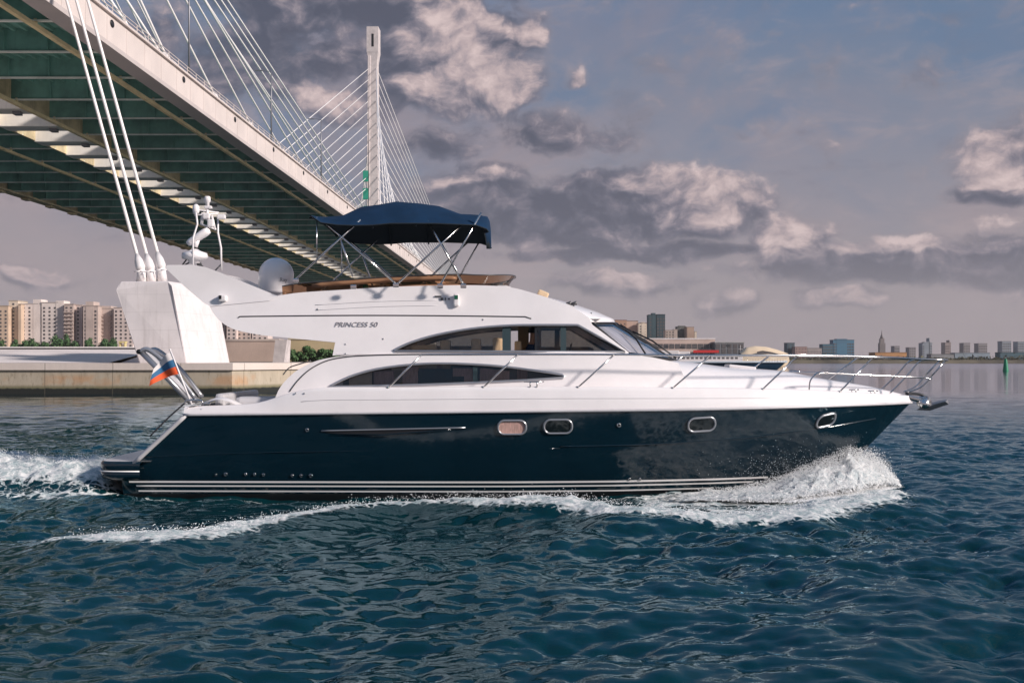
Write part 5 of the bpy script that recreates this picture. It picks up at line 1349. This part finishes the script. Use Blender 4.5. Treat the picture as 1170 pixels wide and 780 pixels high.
# rolled front hoop hanging down
x, zt_ = XZ(557, 242.2, 1.1)
for d, dz, wf in ((.03, -.10, .94), (.0, -.22, .93), (-.06, -.34, .92)):
    ro = [(x+d, W0*wf*f, 5.10+(zt_+dz-5.10)*(1-abs(f)**3.2)) for f in np.linspace(-1, 1, 33)]; rows_o.append(ro); rows_i.append([(a-.02, b*.99, c-.02) for a, b, c in ro])
canopy = grid_mesh('bimini_canopy', np.array(rows_o), M_CANV, Yp)
grid_mesh('shaded_underside', np.array(rows_i), M_CANVD, canopy, flip=True)  # inner sheet of the canopy, its shade painted in by the darker canvas
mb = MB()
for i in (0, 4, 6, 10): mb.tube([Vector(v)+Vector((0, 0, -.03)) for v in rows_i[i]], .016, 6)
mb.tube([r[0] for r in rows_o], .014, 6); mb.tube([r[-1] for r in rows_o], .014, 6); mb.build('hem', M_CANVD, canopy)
nb_ = 1.60
poles_near = [((375.4, 257.6), (452.5, 324)), ((412, 251), (338, 319)), ((388, 269), (403, 316)), ((489, 252), (529.5, 325)), ((527, 257.6), (453, 325)), ((550, 243), (503, 325)), ((362, 248), (362, 301))]
for (a, b) in poles_near:
    for s in (-1, 1):
        q0, q1 = P3(*a, nb_), P3(*b, nb_+.02); q0.y *= -s; q1.y *= -s
        mb = MB(); mb.tube([q0, q1], .020 if a != (362, 248) else .012, 8)
        mb.build('bimini_pole', M_STEEL, Yp)
mb = MB()
for px_, py_ in ((452.5, 324), (404, 326), (338, 319), (529.5, 325), (503, 325)):
    for s in (-1, 1):
        q0 = P3(px_, py_, nb_+.03); q0.y *= -s; mb.box(q0+Vector((0, 0, -.03)), (.12, .06, .09), bev=.02)
mb.build('pole_bracket', M_STEEL, Yp)

# --- guard rail
rail_px = [(482, 405), (592, 404.8), (702, 405), (812, 406), (912, 405.8), (998, 407.5)]
rail = []
for px_, py_ in rail_px:
    b = 1.9
    for _ in range(6): x, z = XZ(px_, py_, b); b = max(float(f_bg(min(x, 8.2)))-.08, .42)
    rail.append(Vector((x, -b, z)))
tip = [Vector((8.45, -.36, 2.63)), Vector((8.85, -.27, 2.62)), Vector((9.02, -.12, 2.615)), Vector((9.06, 0, 2.615))]
near_r = smooth_path(rail+tip, 6); full = near_r+[Vector((v.x, -v.y, v.z)) for v in near_r[::-1]]
mb = MB(); mb.tube(full, .021, 8); mb.build('guard_rail', M_STEEL, Yp)
mid = []
for px_, py_ in ((930, 428.5), (940, 426.2), (985, 428), (1040, 430.5)):
    b = .9
    for _ in range(6): x, z = XZ(px_, py_, b); b = max(float(f_bg(min(x, 8.2)))-.05, .30)
    mid.append(Vector((x, -b, z)))
mid += [Vector((8.62, -.2, 2.24)), Vector((8.75, 0, 2.24))]
nm_ = smooth_path(mid, 5); mb = MB(); mb.tube(nm_+[Vector((v.x, -v.y, v.z)) for v in nm_[::-1]], .016, 8); mb.build('lower_rail', M_STEEL, Yp)
posts = [((443, 442), rail[0]), ((552, 442), rail[1]), ((660, 442), rail[2]), ((768, 444), rail[3]), ((871, 446), rail[4]), ((959, 447.5), rail[5])]
for s in (-1, 1):
    for (pp, topv) in posts:
        b = 1.9
        for _ in range(6): x, z = XZ(*pp, b); b = float(f_bg(min(x, 8.2)))-.03
        a = Vector((x, -b, float(f_zg(x))+.0)); q1 = topv.copy()
        if s == 1: a.y *= -1; q1.y *= -1
        mb = MB(); mb.tube([a, q1], .018, 8); mb.lathe([(.04, 0), (.035, .03)], 10, Matrix.Translation(a)); mb.build('stanchion', M_STEEL, Yp)
    mb = MB(); a = Vector((7.75, s*.36, 1.93)); mb.tube(smooth_path([a, Vector((8.1, s*.33, 2.28)), Vector((8.35, s*.31, 2.56)), Vector((8.5, s*.32, 2.62))], 5), .016, 8)
    mb.tube([Vector((8.62, s*.2, 2.24)), Vector((8.98, s*.16, 2.61))], .016, 8); mb.tube(smooth_path([Vector((8.2, s*.12, 1.95)), Vector((8.45, s*.16, 2.05)), Vector((8.64, s*.2, 2.24))], 4), .014, 8)
    mb.build('pulpit_strut', M_STEEL, Yp)
    # hoop where the lower rail starts
    x, z = XZ(926, 447, 1.3); xx = x; y_ = float(f_bg(xx))-.05
    mb = MB(); mb.tube(smooth_path([Vector((xx, s*y_, float(f_zg(xx)))), Vector((xx+.03, s*y_, z+.22)), Vector((xx+.2, s*(y_-.03), z+.37)), Vector((xx+.4, s*(y_-.08), 2.36))], 4), .015, 8); mb.build('rail_hoop', M_STEEL, Yp)
# --- anchor and bow roller
mb = MB(); mb.box((8.42, 0, 1.80), (.42, .16, .10), ry=.25, bev=.03)
for s in (-.07, .07): mb.lathe([(.0, -.012), (.13, -.012), (.13, .012), (.0, .012)], 16, Matrix.Translation((8.58, s, 1.74)) @ Matrix.Rotation(R(90), 4, 'X'))
mb.build('bow_roller', M_STEEL, Yp)
an = MB(); an.tube(smooth_path([(8.2, 0, 1.92), (8.5, 0, 1.90), (8.68, 0, 1.78), (8.66, 0, 1.64)], 4), .032, 8)
an.build('anchor_shank', M_SEAM, Yp)
an = MB(); an.add([(8.42, 0, 1.575), (8.95, -.20, 1.76), (9.08, 0, 1.80), (8.95, .20, 1.76), (8.7, 0, 1.56), (9.06, -.1, 1.70), (9.06, .1, 1.70), (8.6, 0, 1.68)],
       [(0, 1, 7), (0, 7, 3), (1, 2, 7), (7, 2, 3), (0, 4, 1), (0, 3, 4), (4, 5, 1), (4, 3, 6), (5, 2, 1), (6, 3, 2), (4, 6, 5), (5, 6, 2)]); an.build('anchor_blade', M_LAMP, Yp)
# --- gangway hoisted over the stern, ensign staff and flag
g0, g1 = P3(222, 459, 1.0), P3(165, 401, 1.0); d = (g1-g0).normalized(); nrm_ = Vector((0, 0, 1)).cross(Vector((0, 1, 0))); up_ = d.cross(Vector((0, 1, 0))).normalized(); up_ = up_ if up_.z > 0 else -up_
pw = empty('gangway', (0, 0, 0)); del_lab = None; pw.parent = Yp
mb = MB()
for y in (-.24, .24): mb.tube([g0+Vector((0, y, 0)), g1+Vector((0, y, 0))], .06, 8)
mb.build('side_beam', M_SILVER, pw)
mb = MB(); mb.add([g0+Vector((0, -.24, 0))+up_*.03, g1+Vector((0, -.24, 0))+up_*.03, g1+Vector((0, .24, 0))+up_*.03, g0+Vector((0, .24, 0))+up_*.03], [(0, 1, 2, 3)])
mb.add([g0+Vector((0, -.24, 0))-up_*.05, g1+Vector((0, -.24, 0))-up_*.05, g1+Vector((0, .24, 0))-up_*.05, g0+Vector((0, .24, 0))-up_*.05], [(3, 2, 1, 0)])
mb.build('tread', M_GELD, pw)
mb = MB()
for y in (-.26, .26): mb.tube(smooth_path([g0+Vector((0, y, 0))+up_*.12, (g0+g1)/2+Vector((0, y, 0))+up_*.2, g1+Vector((0, y, 0))+up_*.14-d*.12, g1+Vector((0, y, 0))-d*.02], 5), .05, 8)
mb.build('hand_line', M_SILVER, pw)
mb = MB(); mb.lathe([(.05, -.3), (.05, .3)], 12, Matrix.Translation(g1-up_*.02) @ Matrix.Rotation(R(90), 4, 'X')); mb.build('roller', M_BLACK, pw)
f0, f1 = P3(219, 462, 1.75), P3(194.5, 399.5, 1.75)
mb = MB(); mb.tube([f0, f1], [.022, .014], 8); mb.lathe([(.01, -.02), (.025, 0), (.01, .02)], 8, Matrix.Translation(f1)); staff = mb.build('ensign_staff', M_GEL, Yp)
M_FLAG = [mat('flag_white', (.62, .58, .57), .8), mat('flag_blue', (.03, .13, .26), .8), mat('flag_red', (.72, .10, .025), .8)]
nu_, nv_ = 19, 12; Af = np.zeros((nu_, nv_+1, 3)); h0, h1 = P3(195.2, 402, 1.75), P3(204.5, 427, 1.75); e0, e1 = P3(176.5, 421, 1.75), P3(171.5, 441, 1.75)
for i in range(nu_):
    u = i/(nu_-1)
    for j in range(nv_+1):
        v = j/nv_; q_ = h0.lerp(h1, v).lerp(e0.lerp(e1, v), u); q_ = q_+Vector((0, -.07*math.sin(u*7+v*1.5)*u**.5, .05*math.sin(u*math.pi)*(1-.3*v)))
        Af[i, j] = q_
grid_mesh('flag', Af, M_FLAG, staff, midx=np.tile(np.repeat([0, 1, 2], 4), nu_-1))
# ------------------------------------------------------------------ the helmsman behind the open window
def person(loc):
    o = empty('person', loc, 'person in a dark blue shirt and cap seated at the helm behind the open window', 'person')
    J = [(0, 0, 0, .13), (0, 0, .18, .125), (.02, 0, .36, .14), (.03, 0, .47, .10), (.04, 0, .54, .052), (.06, 0, .62, .075), (.075, 0, .70, .088), (.06, 0, .77, .07)]
    E = [(i, i+1) for i in range(7)]
    for s in (-1, 1):
        b = len(J); J += [(.03, s*.17, .44, .06), (.12, s*.22, .20, .048), (.40, s*.16, .22, .036), (.50, s*.14, .25, .030)]; E += [(3, b), (b, b+1), (b+1, b+2), (b+2, b+3)]
        for f in range(4):
            c = len(J); J += [(.55, s*(.14+.022*(f-1.5)), .265, .010), (.585, s*(.14+.020*(f-1.5)), .245, .009)]; E += [(b+3, c), (c, c+1)]
        c = len(J); J += [(.53, s*.10, .24, .010)]; E += [(b+3, c)]
        b = len(J); J += [(.06, s*.10, -.02, .09), (.46, s*.13, .02, .066), (.50, s*.13, -.40, .045), (.62, s*.13, -.44, .035)]; E += [(0, b), (b, b+1), (b+1, b+2), (b+2, b+3)]
    me_ = bpy.data.meshes.new('body'); me_.from_pydata([j[:3] for j in J], E, []); me_.update()
    bo_ = link('body', me_, [mat('blue_shirt', (.02, .05, .11), .8), mat('skin', (.45, .25, .17), .5)], o)
    md = bo_.modifiers.new('skin', 'SKIN'); md.use_smooth_shade = True
    for i, j in enumerate(J): me_.skin_vertices[0].data[i].radius = (j[3], j[3]*.9 if i > 4 else j[3]); 
    me_.skin_vertices[0].data[0].use_root = True
    bo_.modifiers.new('sub', 'SUBSURF').render_levels = 2
    bpy.context.view_layer.update(); dg = bpy.context.evaluated_depsgraph_get(); ev = bo_.evaluated_get(dg); m2 = bpy.data.meshes.new_from_object(ev); bo_.modifiers.clear(); bo_.data = m2
    while len(m2.materials) < 2: m2.materials.append(bpy.data.materials['skin'])
    m2.materials[0] = bpy.data.materials['blue_shirt']; m2.materials[1] = bpy.data.materials['skin']
    for p_ in m2.polygons: p_.material_index = 1 if (p_.center.z > .52 or p_.center.x > .42 and p_.center.z > .1) else 0
    mb = MB(); mb.lathe([(.094, .0), (.098, .03), (.085, .09), (.03, .12), (.002, .122)], 18, Matrix.Translation((.065, 0, .735))); mb.box((.17, 0, .74), (.10, .13, .012), bev=.004); mb.build('cap', mat('navy_cloth', (.012, .02, .035), .9), o)
    mb = MB()
    for s in (-1, 1): mb.lathe([(.0, -.01), (.011, 0), (.0, .01)], 8, Matrix.Translation((.148, s*.032, .70)))
    mb.lathe([(.004, -.02), (.013, 0), (.004, .02)], 6, Matrix.Translation((.158, 0, .672))); mb.build('face', bpy.data.materials['skin'], o)
person((.36, CY-.95, 2.42))

# ------------------------------------------------------------------ vessels moored beyond the yacht's bow
M_NAVY2 = mat('dark_blue_paint', (.008, .03, .06), .35); M_PALE = mat('pale_blue_paint', (.42, .47, .52), .4); M_CRW = mat('cream_paint', (.70, .56, .40), .45, var=.05); M_RED = mat('red_paint', (.5, .03, .03), .5)
Mv = mat('off_white_paint', (.62, .58, .57), .45)
def vessel(name, x0, x1, Y, zdeck, label, hullm, band, cat='boat', bow_right=True, group=None):
    xa, xb = (x0-HX)/FPX*Y, (x1-HX)/FPX*Y; o = empty(name, ((xa+xb)/2, Y, 0), label, cat, group); L = xb-xa; W_ = L*.2
    rows = []
    for u in np.linspace(0, 1, 30):
        x = -L/2+L*u; w = W_/2*(1-max(0, (u-.62)/.38)**2.2)*(.9+.1*min(1, u*5)); sheer = zdeck*(1+.10*max(0, u-.5)); rk = L*.06*max(0, (u-.7)/.3)
        rows.append([(x, -w, sheer), (x-rk*.5, -w*.9, sheer*.5), (x-rk, -w*.75, 0), (x-rk, 0, -.6), (x-rk, w*.75, 0), (x-rk*.5, w*.9, sheer*.5), (x, w, sheer)])
    if not bow_right: rows = [[(-a, b, c) for a, b, c in r] for r in rows]
    grid_mesh('hull', np.array(rows), hullm, o, flip=bow_right)
    mb = MB(); n = len(rows); mb.add([(r[0][0], r[0][1]*.98, r[0][2]-.05) for r in rows]+[(r[-1][0], r[-1][1]*.98, r[-1][2]-.05) for r in rows], [(i, i+1, n+i+1, n+i) for i in range(n-1)]); mb.build('deck', Mv, o)
    mb = MB(); mb.tube([(r[0][0], r[0][1]-.02, r[0][2]-.1) for r in rows], L*.006, 6); mb.build('rubbing_band', band, o)
    return o, L
VY = 300.0; q_ = VY/FPX
v1, L1 = vessel('moored_ship', 700, 899, VY, 2.3, 'long navy hulled ship with a pale blue band moored beyond the foredeck', M_NAVY2, M_PALE, 'ship')
def vx(px_, o): return (px_-HX)*q_-o.location.x
mb = MB(); xa, xb = vx(707, v1), vx(846, v1); mb.box(((xa+xb)/2, 0, 3.1), (xb-xa, 6, 1.7), bev=.2); mb.build('deckhouse', Mv, v1)
mb = MB()
for k in range(24): mb.box((xa+4+k*1.15, -3.02, 3.3), (.7, .06, .5))
mb.build('window_row', M_WIN, v1)
mb = MB(); xa, xb = vx(790, v1), vx(819, v1); mb.box(((xa+xb)/2, -3.1, EYE+(HY-401.5)*q_), (xb-xa, .12, 3.0*q_)); mb.build('red_banner', M_RED, v1)
mb = MB(); mb.box((vx(742, v1), 0, 4.6), (15, 5, 1.3), bev=.2); mb.box((vx(772, v1), 0, 4.5), (7, 4.4, 1.0), bev=.2); mb.build('upper_deckhouse', Mv, v1)
mb = MB(); 
for px_, py_ in ((726, 398), (748, 397), (760, 396), (778, 397), (830, 395)): mb.box((vx(px_, v1), -2.3, EYE+(HY-py_)*q_), (1.1, .2, .6))
mb.build('deck_locker', M_SEAM, v1)
rails = MB()
for k in range(16):
    x = vx(848+3.1*k, v1); rails.tube([(x, -3.2, 2.2), (x, -3.2, 3.15)], .03, 5)
rails.tube([(vx(845, v1), -3.2, 3.15), (vx(897, v1), -2.6, 3.25)], .035, 5); rails.build('railing', M_STEEL, v1)
# cream arched saloon vessel behind
v2, L2 = vessel('excursion_boat', 838, 902, 420, 2.6, 'cream excursion boat with a long arched saloon roof moored behind the navy ship', M_CRW, Mv)
q2 = 420/FPX; rows = []
for u in np.linspace(0, 1, 24):
    px_ = 845+54*u; x = (px_-HX)*q2-v2.location.x; top = EYE+(HY-np.interp(px_, [845, 852, 862, 875, 888, 899], [403, 397, 395, 396, 399.5, 403.5]))*q2
    rows.append([(x, 4.0*f, 2.4+(top-2.4)*(1-abs(f)**4)) for f in np.linspace(-1, 1, 17)])
grid_mesh('saloon_roof', np.array(rows), M_CRW, v2)
mb = MB(); ap = []
for px_ in np.linspace(862, 886, 12): ap.append((px_, float(np.interp(px_, [862, 868, 878, 886], [402.0, 400.5, 402, 404.2])), float(np.interp(px_, [862, 870, 880, 886], [403.5, 403.8, 404.4, 405]))))
vt = [((a-HX)*q2-v2.location.x, -4.05, EYE+(HY-b)*q2) for a, b, c in ap]+[((a-HX)*q2-v2.location.x, -4.05, EYE+(HY-c)*q2) for a, b, c in ap]
mb.add(vt, [(i, i+1, 13+i, 12+i) for i in range(11)]); mb.build('saloon_window', M_WIN, v2)
mb = MB()
for px_, h in ((846, 10), (851, 8)): x = (px_-HX)*q2-v2.location.x; mb.tube([(x, 0, 2.4), (x, 0, 2.4+h*.6)], .08, 5); mb.box((x, 0, 2.4+h*.45), (1.6, .1, .1))
mb.build('mast', Mv, v2)
for k, (x0, x1, Y, zd, lb) in enumerate(((818, 843, 520, 1.8, 'small white motor boat moored left of the cream excursion boat'), (738, 764, 560, 2.2, 'white motor boat moored before the marina hall under the twin towers'), (766, 786, 570, 2.0, 'smaller white motor boat beside it, below the dark rounded block'), (286, 309, 316, 1.0, 'low white motor boat just left of the leaning mooring block under the overhang'), (250, 280, 326, .9, 'low white motor boat under the overhang, just right of the anchor block'))):
    v, L_ = vessel('motor_boat', x0, x1, Y, zd, lb, Mv, M_PALE, group='white motor boats moored in the distance')
    mb = MB(); mb.hexa([(-L_*.3, -L_*.07, zd-.1), (L_*.2, -L_*.07, zd-.1), (L_*.2, L_*.07, zd-.1), (-L_*.3, L_*.07, zd-.1)], [(-L_*.26, -L_*.06, zd+L_*.13), (L_*.02, -L_*.06, zd+L_*.13), (L_*.02, L_*.06, zd+L_*.13), (-L_*.26, L_*.06, zd+L_*.13)]); cb = mb.build('cabin', Mv, v)
    mb = MB(); mb.box((-L_*.1, -L_*.068, zd+L_*.075), (L_*.26, .06, L_*.04)); mb.build('window', M_WIN, cb)
# ------------------------------------------------------------------ light haze over the river
def haze(density):
    mb = MB(); mb.box((0, 4500, 260-2), (24000, 11800, 520)); m = bpy.data.materials.new('haze_air'); m.use_nodes = True; nt = m.node_tree; nt.nodes.clear(); t = NT(nt)
    v = t.new('ShaderNodeVolumePrincipled'); v.inputs['Density'].default_value = density; v.inputs['Color'].default_value = (.80, .76, .78, 1)
    o = t.new('ShaderNodeOutputMaterial'); nt.links.new(v.outputs[0], o.inputs['Volume'])
    tag(mb.build('haze', m), kind='stuff')
haze(.00006)
